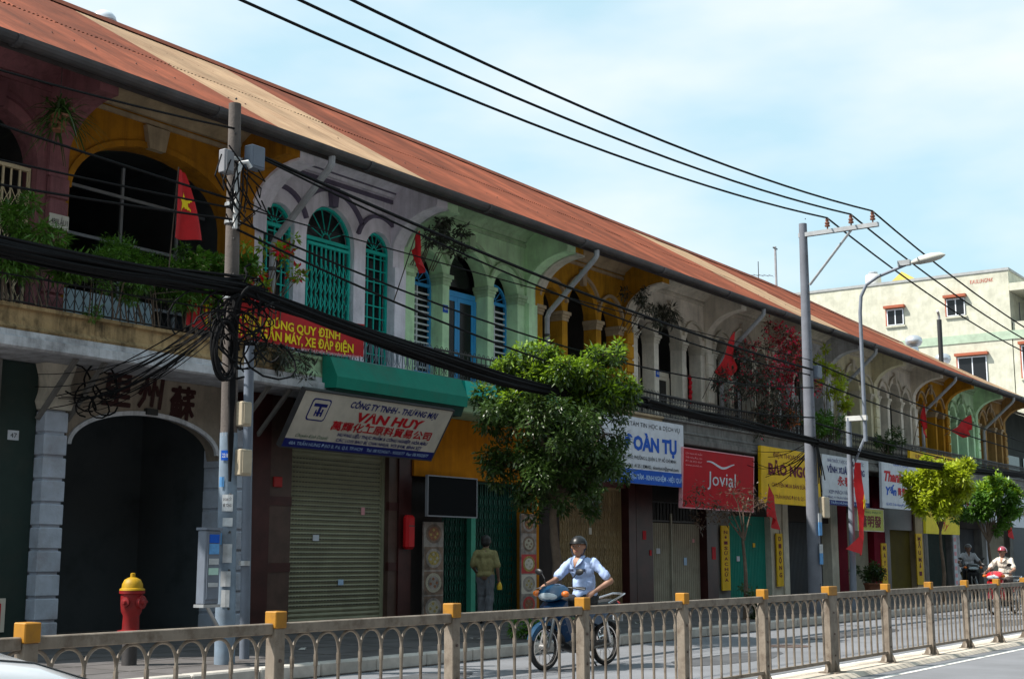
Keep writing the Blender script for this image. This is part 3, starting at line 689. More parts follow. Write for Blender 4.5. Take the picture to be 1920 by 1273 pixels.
f = text('KAULUNGPAK', paint('faded_red_letters', (.45, .10, .07), .8), F, (XB - .01, 22.15, 17.72), (0, -1, 0), (0, 0, 1), .26, 1.35)
tank = mat('steel_tank', (.62, .62, .64), .3, .1, 3, metal=.7)
T = thing('water_tank', 'upright white water tank on the cream building roof', 'water tank', (82, 29.5, 18.3))
MB().lathe([(.75, 0), (.8, .1), (.8, 1.4), (.72, 1.55), (.3, 1.65), (.28, 1.75)], 20, Matrix.Translation((82, 29.5, 18.35)) @ Matrix.Scale(.62, 4)).build('tank_body', paint('white_tank', (.66, .66, .66), .5), T, True)
MB().lathe([(.30, 0), (.3, .1), (.05, .14)], 12, Matrix.Translation((82, 29.5, 19.40))).build('tank_lid', tank, T)
T = thing('roof_shelter', 'small yellow pitched shelter on the cream building roof', 'shelter', (82, 27.2, 18.3))
MB().prism([(26.2, 18.35), (28.2, 18.35), (27.3, 19.1)], 'x', 81, 84).build('shelter_roof', paint('yellow_sheet', (.62, .48, .12), .6), T)
T = thing('television_aerial', 'spindly television aerial at the left end of the cream building roof', 'aerial', (81, 37, 18.3))
b = MB(); b.tube([(81, 37, 18.3), (81, 37, 21.0)], .03, 5); b.build('mast', ironm, T)
b = MB(); b.tube([(81, 36, 19.9), (81, 38, 20.2)], .02, 4)
for k in range(6): b.tube([(80.6, 36.1 + k * .36, 19.92 + .05 * k), (81.4, 36.1 + k * .36, 19.92 + .05 * k)], .012, 4)
b.build('boom', ironm, T)
for (x, y, z, lb) in ((65.4, 21.6, 11.3, 'silver turbine ventilator on the far roof, the left and taller one'), (70.6, 21.8, 11.05, 'silver turbine ventilator on the far roof, the right one behind the black pipe')):
    T = thing('roof_ventilator', lb, 'ventilator', (x, y, z - 2), 'turbine ventilators')
    M = Matrix.Translation((x, y, z))
    MB().lathe([(.5, -2), (.42, -.1), (.24, .3), (.2, .48)], 18, M).build('ventilator_base', tank, T, True)
    MB().lathe([(.2, .48), (.36, .58), (.43, .74), (.40, .92), (.25, 1.04), (.06, 1.08)], 18, M).build('turbine_head', tank, T, True)
T = thing('roof_pipe', 'black stack pipe with a white cap standing on the far roof slope', 'pipe', (61.3, 19, 9.9))
MB().tube([(61.3, 19, 9.8), (61.3, 19, 12.3)], .11, 10).build('stack', mat('black_pipe', (.02, .02, .022), .5, .1), T, True); MB().tube([(61.3, 19, 12.3), (61.3, 19, 12.45), (61.2, 19, 12.62), (61.05, 19, 12.68)], .06, 8).build('pipe_cap', pipem, T, True)
T = thing('roof_mast', 'thin steel mast with a forked top rising from the ridge', 'mast', (50.3, 22.2, 12.2))
MB().tube([(50.3, 22.2, 12.0), (50.3, 22.2, 14.1)], .05, 6).build('mast_pole', pipem, T); MB().box(50.1, 50.5, 22.18, 22.22, 14.0, 14.05).build('mast_arm', ironm, T)
T = thing('roof_dome', 'small pale dome skylight peeking over the ridge at upper left', 'skylight', (17.15, 23.0, 12.2))
MB().ball((17.25, 23.0, 12.84), (.27, .27, .24), 14, 8).build('dome', paint('pale_blue_dome', (.60, .66, .72), .3), T, True); MB().lathe([(.29, -1.0), (.29, .0), (.25, .03)], 16, Matrix.Translation((17.25, 23.0, 12.84))).build('dome_collar', pipem, T)

# ================================================================== SIGNS
def flat(name, col, rough=.6): return mat(name, col, rough, .12, 3, dirt=.28, dscale=2.0, streak=.22, dcol=tuple(x * .45 + .02 for x in col), spec=.12)
s_white = flat('sign_white', (.62, .64, .70)); s_navy = flat('sign_navy', (.015, .02, .16)); s_red = flat('sign_red', (.52, .01, .02)); s_dred = flat('sign_dark_red', (.46, .004, .012)); s_blue = flat('sign_blue', (.01, .09, .48)); s_yel = flat('sign_yellow', (.80, .48, .015)); s_ink = flat('sign_ink', (.02, .02, .03)); s_lblue = flat('sign_pale_blue', (.45, .62, .85)); s_ygreen = flat('sign_yellow_green', (.42, .42, .09)); s_byel = flat('sign_bright_yellow', (.78, .62, .03)); s_maroon = flat('sign_maroon', (.16, .01, .02)); s_green = flat('sign_dark_green', (.03, .12, .06)); s_cream = flat('sign_cream', (.62, .56, .48)); s_pink = flat('sign_pink', (.75, .35, .38)); s_gold = flat('banner_gold', (.85, .62, .02))
class Sign:
    def __init__(s, label, x0, x1, zt, zb, yt, yb, m, frame=None, name='signboard', th=.09, group=None):
        s.r = thing(name, label, 'sign', ((x0 + x1) / 2, (yt + yb) / 2, zb), group)
        s.x0, s.x1, s.zt, s.zb, s.yt, s.yb = x0, x1, zt, zb, yt, yb
        s.ux = Vector((1, 0, 0)); s.uz = Vector((0, yt - yb, zt - zb)); s.H = s.uz.length; s.uz.normalize(); s.un = s.ux.cross(s.uz)
        s.slab(0, 1, 0, 1, m, 'panel', -th, 0)
        if frame:
            e = .025
            for a, b, c, d, n in ((-e / (x1 - x0), 1 + e / (x1 - x0), -e / s.H, 0, 'f'), (-e / (x1 - x0), 1 + e / (x1 - x0), 1, 1 + e / s.H, 'f'), (-e / (x1 - x0), 0, 0, 1, 'f'), (1, 1 + e / (x1 - x0), 0, 1, 'f')):
                s.slab(a, b, c, d, frame, 'frame_bar', -th - .002, .012)
    def pos(s, u, v, n=0): return Vector((s.x0 + (s.x1 - s.x0) * u, s.yb, s.zb)) + s.uz * (s.H * v) + s.un * n
    def slab(s, u0, u1, v0, v1, m, name='strip', n0=0, n1=.004):
        vs = [s.pos(u, v, n) for n in (n0, n1) for v in (v0, v1) for u in (u0, u1)]
        b = MB(); b.add(vs, [(0, 2, 3, 1), (4, 5, 7, 6), (0, 1, 5, 4), (2, 6, 7, 3), (0, 4, 6, 2), (1, 3, 7, 5)]); return b.build(name, m, s.r)
    def shape(s, pts, m, name='emblem', n0=.001, n1=.006):            # outline in u,v (metres from the lower left corner)
        b = MB(); k = len(pts)
        vs = [Vector((s.x0, s.yb, s.zb)) + s.ux * p[0] + s.uz * p[1] + s.un * n for n in (n0, n1) for p in pts]
        b.add(vs, [tuple(range(k)), tuple(range(k, 2 * k))] + [(i, (i + 1) % k, k + (i + 1) % k, k + i) for i in range(k)]); return b.build(name, m, s.r)
    def txt(s, t, m, u, v, h, w=None, **k): return text(t, m, s.r, s.pos(u, v), s.ux, s.uz, h * s.H, None if w is None else w * (s.x1 - s.x0), **k)

# 1 company board over the roller shutter
g = Sign('white leaning company board with red lettering above the cream roller shutter', 16.20, 20.26, 4.18, 3.27, 15.70, 16.25, s_cream, ironm)
g.slab(0, 1, 0, .15, s_navy)
g.txt('CÔNG TY TNHH - THƯƠNG MẠI', s_navy, .60, .865, .115, .60, bold=.03, shear=.15)
g.txt('VẠN HUY', s_red, .60, .66, .17, .46, bold=.045, shear=.1)
g.txt('萬輝化工原料貿易公司', s_red, .58, .455, .13, .68, strike=.035)
g.txt('Chuyên Kinh Doanh:', s_green, .155, .22, .07, .20, shear=.4)
g.txt('HƯƠNG LIỆU THỰC PHẨM & CÔNG NGHIỆP, HÓA MÀU', s_navy, .61, .305, .062, .62, bold=.03, shear=.15)
g.txt('CÁC LOẠI BAO BÌ, CHAI NHỰA, VÒI BƠM, BÌNH XỊT', s_navy, .60, .205, .062, .59, bold=.03, shear=.15)
g.txt('48A TRẦN HƯNG ĐẠO B, P.6, Q.5, TP.HCM    Tel: 08.9234567 - 9502077  Fax: 08.9502877', s_lblue, .5, .075, .06, .93)
W_, H_ = 4.06, g.H
def rr(cx, cy, w, h, r, n=4):
    p = []
    for sx, sy, a in ((1, 1, 0), (-1, 1, 90), (-1, -1, 180), (1, -1, 270)): p += [(cx + sx * (w / 2 - r) + r * math.cos(R(a + 90 * i / n)), cy + sy * (h / 2 - r) + r * math.sin(R(a + 90 * i / n))) for i in range(n + 1)]
    return p
g.shape(rr(.50, .74, .46, .42, .06), s_navy, 'emblem'); g.shape(rr(.50, .74, .41, .37, .05), s_cream, 'emblem_ground', .006, .008)
g.shape([(.34, .86), (.66, .86), (.66, .80), (.54, .80), (.54, .62), (.48, .62), (.48, .80), (.34, .80)], s_navy, 'emblem_letter', .009, .012); g.shape([(.42, .74), (.45, .74), (.45, .70), (.57, .70), (.57, .76), (.61, .76), (.61, .62), (.57, .62), (.57, .67), (.45, .67), (.45, .62), (.42, .62)], s_navy, 'emblem_letter', .012, .014)
# 2 blue and white board
g = Sign('white board with big blue lettering and a blue bottom strip, right of the street tree', 25.82, 29.98, 4.70, 3.13, 15.88, 15.89, s_white)
g.slab(0, 1, 0, .215, s_blue)
g.txt('TRUNG TÂM TIN HỌC & DỊCH VỤ', s_ink, .56, .90, .07, .78); g.txt('ĐOÀN TỤ', s_blue, .60, .62, .21, .62, bold=.05)
g.txt('486 TRẦN HƯNG ĐẠO, PHƯỜNG 6, QUẬN 5, TP. HỒ CHÍ MINH', s_ink, .50, .395, .055, .80, bold=.01); g.txt('ĐT: (848) 6261 4125 | EMAIL: doantuco@gmail.com', s_ink, .55, .27, .055, .76, bold=.01)
g.txt('NHANH CHÓNG - TẬN TÂM - KINH NGHIỆM - HIỆU QUẢ', s_lblue, .51, .105, .075, .93, bold=.02)
# 3 red board
g = Sign('plain red board with a thin white wave and slim white lettering', 29.88, 33.98, 4.12, 2.65, 15.84, 15.90, s_dred, s_pink)
g.txt('Jovial', s_white, .53, .54, .26, .40, bold=.0)
wv = [(1.30 + 1.6 * t, 1.14 + .07 * math.sin(2 * math.pi * t * .98 + 1.2) * (1 if t < .5 else 1.1)) for t in [i / 20 for i in range(21)]]
g.shape([(x, y + .035 * math.sin(math.pi * (x - 1.3) / 1.6) + .012) for x, y in wv] + [(x, y - .012) for x, y in wv[::-1]], s_white, 'wave_mark')
for k, t in enumerate(('CTY TNHH MỸ PHẨM', 'Trần Hưng Đạo, Q.5', 'ĐT: 08 3923 4567', 'www.jovial.vn')): g.txt(t, s_pink, .03, .92 - k * .065, .03, .22, align='LEFT')
# 4 yellow phone shop
g = Sign('yellow phone shop board with dark maroon lettering behind the right utility pole', 34.52, 38.8, 4.50, 2.91, 15.86, 15.89, s_yel)
g.txt('ĐIỆN THOẠI DI ĐỘNG', s_maroon, .52, .87, .085, .66, bold=.01); g.txt('BẢO NGỌC', s_maroon, .50, .62, .19, .78, bold=.05); g.txt('CHUYÊN MUA BÁN SỬA CHỮA', s_maroon, .52, .34, .075, .72, bold=.01); g.txt('486A TRẦN HƯNG ĐẠO B, Q.5 - ĐT: 08.9573', s_maroon, .53, .13, .07, .84)
# 5 herbal clinic
g = Sign('white herbal clinic board with navy block lettering behind the hanging red banner', 38.92, 42.85, 4.54, 3.01, 15.86, 15.89, s_white)
g.slab(0, 1, 0, .10, s_navy); g.txt('NHÀ THUỐC Y HỌC CỔ TRUYỀN DÂN TỘC', s_navy, .5, .90, .07, .78); g.txt('VĨNH XUÂN ĐƯỜNG', s_navy, .5, .72, .13, .80, strike=.04); g.txt('永春堂', s_red, .52, .50, .15, .42, strike=.035)
g.txt('XEM MẠCH VÀ BỐC THUỐC', s_navy, .5, .27, .08, .76); g.txt('LƯƠNG Y: TRẦN VĂN NAM    ĐT: 9230412', s_navy, .5, .155, .05, .9); g.txt('477 TRẦN HƯNG ĐẠO B, P.6, Q.5', s_lblue, .5, .05, .05, .9)
# 6 white red
g = Sign('white board with thick red and blue script lettering, second right of the lamp post', 44.08, 49.5, 4.72, 3.05, 15.86, 15.89, s_white, None)
g.txt('Thanh Phong', s_red, .40, .66, .20, .72, bold=.05, shear=.25); g.txt('Yến', s_blue, .16, .36, .16, .20, bold=.05, shear=.2); g.txt('青豐燕窩', s_red, .44, .36, .13, .32, strike=.035); g.txt('GIÀY DÉP', s_blue, .36, .92, .07, .3); g.txt('Số 475 Trần Hưng Đạo B, Q.5', s_blue, .3, .09, .055, .46)
# 7 small green-yellow
g = Sign('small yellow green board hanging under the herbal clinic sign', 41.95, 44.35, 2.98, 2.28, 15.97, 15.98, s_ygreen, s_cream)
g.txt('蕭明發', s_maroon, .5, .42, .42, .8, strike=.035); g.txt('PHÒNG MẠCH', s_green, .5, .86, .1, .8)
# 8 yellow hanging
g = Sign('bright yellow square board hanging below the young street tree', 47.3, 51.2, 3.04, 2.24, 15.5, 15.52, s_byel)
g.txt('TRANG PHỤC', s_maroon, .5, .82, .14, .8); g.txt('My', s_dred, .52, .42, .34, .3, shear=.3)
# 9 whites
g = Sign('white board with one red initial behind the bushy far tree', 52.7, 57.6, 4.02, 2.85, 15.87, 15.89, s_white); g.txt('VINH', s_red, .36, .6, .4, .5, bold=.02); g.txt('Trần Hưng Đạo B', s_blue, .5, .18, .1, .6)
g = Sign('plain white board at the far right edge of the terrace', 58.8, 63.3, 4.1, 2.7, 15.87, 15.89, s_white); g.txt('SƠN HÀ', s_red, .5, .5, .3, .6)
g = Sign('long yellow board fixed along a far balcony railing', 47.1, 53.0, 5.2, 4.82, 15.88, 15.90, s_yel, None); g.txt('KIM HOÀNG YẾN - NHÀ MAY', s_maroon, .5, .5, .45, .8)
# 10 blank black light box
g = Sign('blank black framed light box above the food pictures', 20.50, 22.08, 2.98, 2.22, 16.50, 16.50, mat('black_panel', (.006, .006, .007), .9, 0, spec=.1), paint('grey_frame', (.22, .22, .24), .4), name='light_box', th=.05)
# vertical strips
for x0, x1, z0, z1, t, lb in ((33.95, 34.45, .50, 2.28, 'NƠI SỬA CHỮA', 'yellow upright strip sign left of the teal shutter'), (37.62, 38.05, .55, 2.12, 'DI ĐỘNG', 'yellow upright strip sign right of the teal shutter'), (46.5, 47.02, .3, 1.9, 'MAY ĐO', 'yellow upright strip sign left of the olive shutter'), (50.2, 50.9, .4, 2.3, 'MẪU MỚI', 'yellow upright strip sign right of the olive shutter')):
    g = Sign(lb, x0, x1, z1, z0, 16.86, 16.86, s_yel, name='strip_sign', th=.04)
    ch = [c for c in t if c != ' ']; n = len(ch)
    for k, c in enumerate(ch): g.txt(c, s_maroon, .5, .90 - k * .82 / n, .5 / n, .45, bold=.03)
g = Sign('white and red striped strip sign right of the far dark green shutter', 54.7, 55.1, 2.4, .2, 16.85, 16.85, s_white, name='strip_sign', th=.04)
for k in range(7): g.slab(.15, .85, .06 + k * .13, .13 + k * .13, s_pink)
# food picture panels
def dish(g, cu, cv, ru, rv, rim, fill, extra=None):
    cx, cz = cu * (g.x1 - g.x0), cv * g.H
    e = lambda k, n=18: [(cx + ru * k * math.cos(2 * math.pi * i / n), cz + rv * k * math.sin(2 * math.pi * i / n)) for i in range(n)]
    g.shape(e(1), rim, 'picture_bowl', .001, .004); g.shape(e(.72), fill, 'picture_food', .004, .006)
    if extra:
        for j in range(4): a = j * 1.7; g.shape([(cx + ru * .4 * math.cos(a) + ru * .16 * math.cos(2 * math.pi * i / 7), cz + rv * .4 * math.sin(a) + rv * .16 * math.sin(2 * math.pi * i / 7)) for i in range(7)], extra, 'picture_garnish', .006, .008)
f_soup = mat('food_soup', (.26, .085, .03), .6, .6, 25); f_nood = mat('food_noodle', (.38, .27, .06), .6, .6, 30); f_rice = mat('food_rice', (.42, .37, .28), .6, .4, 40); f_bg = mat('food_background', (.20, .12, .08), .6, .7, 6); f_bg2 = mat('food_background_pale', (.30, .25, .22), .6, .6, 6); f_red = mat('food_background_red', (.50, .03, .03), .6, .4, 6)
g = Sign('column of food pictures left of the green folding gate', 20.70, 21.32, 2.10, .18, 16.75, 16.75, f_bg2, name='food_poster', th=.04)
for k, (bgm, rim, fill, ex) in enumerate(((f_bg, f_bg2, f_rice, f_nood), (f_bg, f_rice, f_bg2, f_soup), (f_bg, f_bg2, f_nood, f_rice), (f_bg2, f_bg, f_soup, f_nood))):
    g.slab(.02, .98, .01 + k * .25, .245 + k * .25, bgm, 'picture', 0, .001); dish(g, .5, .13 + k * .25, .25, .19, rim, fill, ex)
g = Sign('column of food pictures on the orange pier right of the green gate', 24.15, 24.74, 2.35, .18, 16.82, 16.82, f_bg2, name='food_poster', th=.04)
for k, (bgm, rim, fill, ex) in enumerate(((f_bg2, f_red, f_soup, f_bg), (s_cream, f_bg2, f_rice, f_nood), (f_red, f_nood, s_cream, f_rice), (f_bg2, f_bg, f_rice, f_bg), (f_bg, f_bg2, f_soup, f_nood))):
    g.slab(.02, .98, .005 + k * .2, .195 + k * .2, bgm, 'picture', 0, .001); dish(g, .5, .1 + k * .2, .23, .17, rim, fill, ex)
g = Sign('small pink poster with a red character low on the left wall', 11.33, 11.62, .83, .36, 17.03, 17.03, s_cream, name='wall_poster', th=.02); g.slab(.25, .75, .15, .85, s_red); 
g = Sign('faded door number plaque on the pink upstairs quoins', 11.86, 12.20, 6.50, 6.28, 16.86, 16.86, s_cream, name='door_plaque', th=.02); g.txt('480LẦU1', s_ink, .5, .5, .4, .85)
g = Sign('small door number plate on the dark green ground floor wall', 11.50, 11.68, 3.22, 3.08, 17.04, 17.04, s_white, name='door_plaque', th=.02); g.txt('47', s_ink, .5, .5, .5, .6)
g = Sign('little blue number plate on a pale green column', 21.55, 21.72, 6.62, 6.46, 16.99, 16.99, s_blue, name='door_plaque', th=.015); g.txt('484', s_white, .5, .5, .4, .7)
g = Sign('little blue number plate on a cream column right of the tree', 30.62, 30.80, 6.3, 6.1, 16.99, 16.99, s_blue, name='door_plaque', th=.015); g.txt('488', s_white, .5, .5, .4, .7)
# calligraphy above the passage arch
cal = paint('calligraphy_paint', (.035, .008, .008), .6)
g = thing('arch_inscription', 'three large dark painted characters above the ground floor passage arch', 'inscription', (14, 16.95, 3.7))
for c, x, z, h in (('里', 13.30, 3.98, .52), ('州', 13.98, 3.99, .48), ('蘇', 14.62, 3.88, .52)): text(c, cal, g, (x, 16.955, z), (1, 0, 0), (0, 0, 1), h * .82, h * 1.05, shear=.12, strike=.045)
# red cloth banner
B = thing('cloth_banner', 'red cloth banner with yellow traffic slogan tied to the balcony railing', 'banner', (15.9, 16, 5.0))
cm = mat('red_banner_cloth', (.45, .008, .012), .8, .2, 6); b = MB(); n = 30
def bny(u): return 15.98 + .03 * math.sin(u * 9) + .015 * math.sin(u * 23)
b.add([(13.8 + 4.15 * i / n, bny(i / n) - .01 * z, 4.90 + .60 * z - .06 * math.sin(math.pi * i / n) + .08) for z in (0, 1) for i in range(n + 1)], [(i, i + 1, n + 2 + i, n + 1 + i) for i in range(n)]); b.build('cloth', cm, B, True, fix=False)
for t, h, w, z, xc, m in (('THỰC HIỆN ĐÚNG QUY ĐỊNH', .15, 3.2, 5.30, 15.75, s_gold), ('ĐỘI MŨ, XE GẮN MÁY, XE ĐẠP ĐIỆN', .16, 3.5, 5.10, 15.95, s_gold), ('ĐƠN VỊ THỰC HIỆN: ỦY BAN NHÂN DÂN PHƯỜNG 2', .05, 1.55, 4.955, 17.1, s_pink)):
    o = text(t, m, B, (xc, 0, z), (1, 0, 0), (0, 0, 1), h, w, bold=.03)
    for v in o.data.vertices:
        X = v.co.x + 15.9; v.co.y = bny((X - 13.8) / 4.15) - .016 - 16.0; v.co.z -= .06 * math.sin(math.pi * (X - 13.8) / 4.15) - .02
b = MB()
for xx in (13.8, 15.2, 16.6, 17.95): b.tube([(xx, 15.98, 5.54), (xx, 16.15, 5.46)], .008, 4)
tag(b.build('ties', ironm, B), kind='stuff')

# pasted bits on the shopfronts
for x, z, w, h, m, par, y in ((17.9, 1.7, .16, .11, s_white, H2, 17.08), (19.2, 2.2, .10, .14, s_pink, H2, 17.08), (18.6, .9, .14, .1, s_lblue, H2, 17.08), (27.4, 2.5, .12, .16, s_cream, H4, 17.11), (27.4, 1.95, .12, .16, s_cream, H4, 17.11), (30.7, 1.5, .2, .14, s_white, H5, 17.12), (32.2, 1.2, .16, .2, s_lblue, H5, 17.12), (32.7, 1.8, .12, .1, s_pink, H5, 17.12), (35.4, 1.3, .2, .14, s_white, H6, 17.12), (36.5, 1.7, .16, .12, s_yel, H6, 17.12), (29.62, 1.85, .16, .22, s_red, H5, 16.895), (33.42, 1.35, .22, .34, s_red, H5, 16.895), (29.95, 1.45, .10, .14, s_red, H5, 16.895), (13.2, 1.2, .2, .3, s_ink, H1, 19.39)):
    MB().box(x, x + w, y - .006, y, z, z + h).build('pasted_notice', m, par)
T = thing('hanging_ornament', 'small red festive ornament hanging on a cream upstairs column', 'ornament', (32.35, 16.9, 5.5)); b = MB()
for k in range(6): b.ball((32.35 + .03 * (k % 2), 16.9, 6.25 - k * .13), (.06, .05, .075), 8, 6)
b.build('ornament_string', s_red, T, True)

# ================================================================== FLAGS
flag_red = mat('flag_red', (.55, .008, .012), .75, .2, 5, trans=.2); flag_yel = flat('flag_yellow', (.85, .62, .02))
def flag(label, base, tip, L_, Wd, star=True, fold=.16, seed=0, group='red flags', name='flag', drop=None):
    base = Vector(base); tip = Vector(tip); r = thing(name, label, 'flag', tuple(base), group)
    MB().tube([base, tip], .011, 6).build('flag_pole', raft, r)
    d = (base - tip).normalized(); vs = []; fs = []
    rg = random.Random(seed)
    top = tip; 
    def pt(u, v):                                   # u along the pole from the tip, v down the drooping cloth
        p = top + d * (u * Wd * (1 - .5 * v)) + Vector((0, 0, -1)) * (v * L_)
        sw = math.sin(u * 8 + v * 1.5 + seed) * fold * (.3 + .7 * v) * .5
        return p + Vector((.75 * sw + .10 * v * math.sin(seed) + u * .30 * Wd * v, -.5 * sw - .04, .03 * math.sin(u * 7)))
    nU, nV = 36, 44
    for j in range(nV + 1):
        for i in range(nU + 1): vs.append(pt(i / nU, j / nV))
    def cell(j, i): return (j * (nU + 1) + i, j * (nU + 1) + i + 1, (j + 1) * (nU + 1) + i + 1, (j + 1) * (nU + 1) + i)
    fs = [cell(j, i) for j in range(nV) for i in range(nU)]
    b = MB(); b.add(vs, fs); c = b.build('cloth', flag_red, r, True, fix=False)
    if star:
        def instar(u, v):
            x, y = (u - .5) / .36, (.46 - v) / .30; q = math.hypot(x, y); a = math.atan2(x, y) % (2 * math.pi / 5); a = min(a, 2 * math.pi / 5 - a)
            return -.691 * q * math.sin(a) - .2245 * (q * math.cos(a) - 1) > 0
        sf = [cell(j, i) for j in range(nV) for i in range(nU) if instar((i + .5) / nU, (j + .5) / nV)]
        b = MB(); b.add([p + Vector((-.008, -.012, 0)) for p in vs], sf); so = b.build('star', flag_yel, c, fix=False)
        bm = bmesh.new(); bm.from_mesh(so.data); bmesh.ops.delete(bm, geom=[v for v in bm.verts if not v.link_faces], context='VERTS'); bm.to_mesh(so.data); bm.free()
    return r
r = thing('flag', 'red flag with yellow star drooping before the wide ochre arch', 'flag', (13.2, 15.75, 5.4), 'red flags')
MB().tube([(13.20, 15.75, 5.4), (13.22, 15.62, 7.32)], .011, 6).build('flag_pole', raft, r)
nU, nV = 36, 48
fv = [(13.22 + (i / nU) * (.10 + .46 * (j / nV) ** .8) - .08 * (j / nV), 15.60 - .05 * math.sin(i / nU * 7 + j / nV * 2) * (.3 + j / nV), 7.28 - 1.10 * j / nV + .10 * (i / nU) * (j / nV - .3)) for j in range(nV + 1) for i in range(nU + 1)]
fc = lambda j, i: (j * (nU + 1) + i, j * (nU + 1) + i + 1, (j + 1) * (nU + 1) + i + 1, (j + 1) * (nU + 1) + i)
b = MB(); b.add(fv, [fc(j, i) for j in range(nV) for i in range(nU)]); fl = b.build('cloth', flag_red, r, True, fix=False)
def instar(u, v):
    x, y = (u - .52) / .42, (.46 - v) / .155; q = math.hypot(x, y); a = math.atan2(x, y) % (2 * math.pi / 5); a = min(a, 2 * math.pi / 5 - a)
    return -.691 * q * math.sin(a) - .2245 * (q * math.cos(a) - 1) > 0
b = MB(); b.add([(x - .006, y - .010, z) for x, y, z in fv], [fc(j, i) for j in range(nV) for i in range(nU) if instar((i + .5) / nU, (j + .5) / nV)]); so = b.build('star', flag_yel, fl, fix=False)
bm = bmesh.new(); bm.from_mesh(so.data); bmesh.ops.delete(bm, geom=[v for v in bm.verts if not v.link_faces], context='VERTS'); bm.to_mesh(so.data); bm.free()
flag('small plain red flag at the purple and green party wall', (19.85, 16.9, 6.4), (19.22, 15.8, 7.56), .62, .5, False, .16, 2)
flag('dark red flag leaning from the gallery before the bougainvillea', (31.9, 16.3, 5.6), (32.85, 15.8, 7.5), .75, 1.4, False, .2, 3)
flag('red flag hanging in front of the yellow phone shop', (31.9, 14.2, 2.0), (30.85, 14.0, 3.2), .8, .9, False, .25, 4)
flag('red flag with yellow star beside the far right tree', (49.3, 13.2, 1.8), (48.5, 13.0, 3.4), 1.0, .9, True, .25, 5)
flag('dark red flag above the long yellow balcony board', (48.6, 16.4, 5.0), (48.6, 15.8, 7.1), 1.0, .8, False, .2, 6)
flag('dark red flag hung under the eaves of the far green house', (53.4, 16.6, 6.2), (54.6, 15.9, 7.1), .6, 1.3, False, .2, 8)
# hanging ribbon flag on the lamp post
r = thing('ribbon_flag', 'long narrow red flag with a star hanging down the lamp post', 'flag', (31.5, 12.0, .15), 'red flags')
b = MB(); n = 16; vs = []
for i in range(n + 1):
    t = i / n; z = 3.68 - 2.2 * t; k = max(0, t - .82) / .18
    vs += [(31.32 - .75 * k, 11.93 + .04 * math.sin(t * 7), z + .12 * k), (31.50 - .3 * k, 11.82 + .03 * math.sin(t * 9 + 1), z), (31.72 - .2 * k, 11.95 + .03 * math.sin(t * 8), z - .05 * k)]
b.add(vs, [(3 * i + j, 3 * i + j + 1, 3 * i + j + 4, 3 * i + j + 3) for i in range(n) for j in (0, 1)]); c = b.build('cloth', flag_red, r, True, fix=False)
MB().prism([(31.50 + q * math.cos(math.pi / 2 + k * math.pi / 5) * .8, 2.72 + q * 1.3 * math.sin(math.pi / 2 + k * math.pi / 5)) for k, q in [(k, .15 if k % 2 == 0 else .06) for k in range(10)]], 'y', 11.795, 11.80).build('star', flag_yel, c)

# ================================================================== STREET FURNITURE
conc = mat('pole_concrete', (.105, .088, .08), .9, .3, 3, streak=.4, dcol=(.14, .12, .11), bump=.3, bscale=40)
conc2 = mat('pole_concrete_grey', (.15, .16, .19), .9, .2, 3, streak=.3, dcol=(.18, .18, .2), bump=.2, bscale=40)
bluewash = mat('blue_whitewash', (.17, .225, .29), .9, .3, 5, dirt=.5, dcol=(.16, .17, .19)); cabm = paint('grey_cabinet', (.15, .175, .22), .5, .3); creamcab = paint('cream_box', (.40, .34, .25), .5, .3); blackrub = mat('black_cable', (.009, .009, .010), .85, .2, 10, spec=.12); steel = mat('galvanised_steel', (.38, .39, .40), .45, .2, 5, metal=.5); paper = mat('torn_paper', (.44, .46, .48), .9, .3, 8); paperblue = mat('blue_paper', (.10, .30, .60), .8, .3, 8)
def pole(label, x, y, h, r0, r1, m, lean=(0, 0)):
    r = thing('utility_pole', label, 'utility pole', (x, y, .15), 'concrete utility poles')
    MB().tube([(x + lean[0] * t, y + lean[1] * t, .152 + (h - .152) * t) for t in (0, .25, .5, .75, 1)], [r0 + (r1 - r0) * t for t in (0, .25, .5, .75, 1)], 14).build('pole_shaft', m, r, True)
    hb = MB()
    for k in range(int(h / .45)):
        z = .8 + k * .45; rr_ = r0 + (r1 - r0) * z / h
        hb.tube([(x + lean[0] * z / h - .05, y - rr_ + .012 + lean[1] * z / h, z), (x + lean[0] * z / h - .05, y - rr_ - .003 + lean[1] * z / h, z)], .014, 6)
    tag(hb.build('bolt_holes', ironm, r), kind='stuff')
    return r
P1 = pole('weathered left utility pole wrapped in black cables and meter boxes', 11.33, 12.2, 7.06, .120, .078, conc, (-.14, 0))
PN = Vector((-.8166, -.577, 0)); PT = Vector((.577, -.8166, 0))
def pole_at(z): return Vector((11.33 - .14 * (z - .15) / 6.9, 12.2, z))
def on_pole(z, u, off=0): return pole_at(z) + PT * u + PN * (.120 - .042 * z / 7.06 + .006 + off)
MB().tube([pole_at(z) for z in (.153, 1.0, 2.0, 2.9)], [.125, .119, .113, .108], 14).build('whitewashed_face', bluewash, P1, True)
for k, (z, u, w, h, m) in enumerate(((2.62, .0, .13, .12, s_blue), (2.05, .025, .13, .20, paper), (1.82, .03, .12, .10, paper), (1.45, .035, .11, .22, paper), (1.15, .02, .12, .18, paper), (2.30, -.05, .06, .12, paperblue), (1.62, -.06, .05, .14, paperblue), (.92, .02, .10, .2, paper))):
    b = MB(); a = [on_pole(z, u - w / 2), on_pole(z, u, .006), on_pole(z, u + w / 2)]
    b.add([p + Vector((0, 0, s * h / 2)) for s in (-1, 1) for p in a], [(0, 1, 4, 3), (1, 2, 5, 4)]); b.build('pasted_notice', m, P1, fix=False)
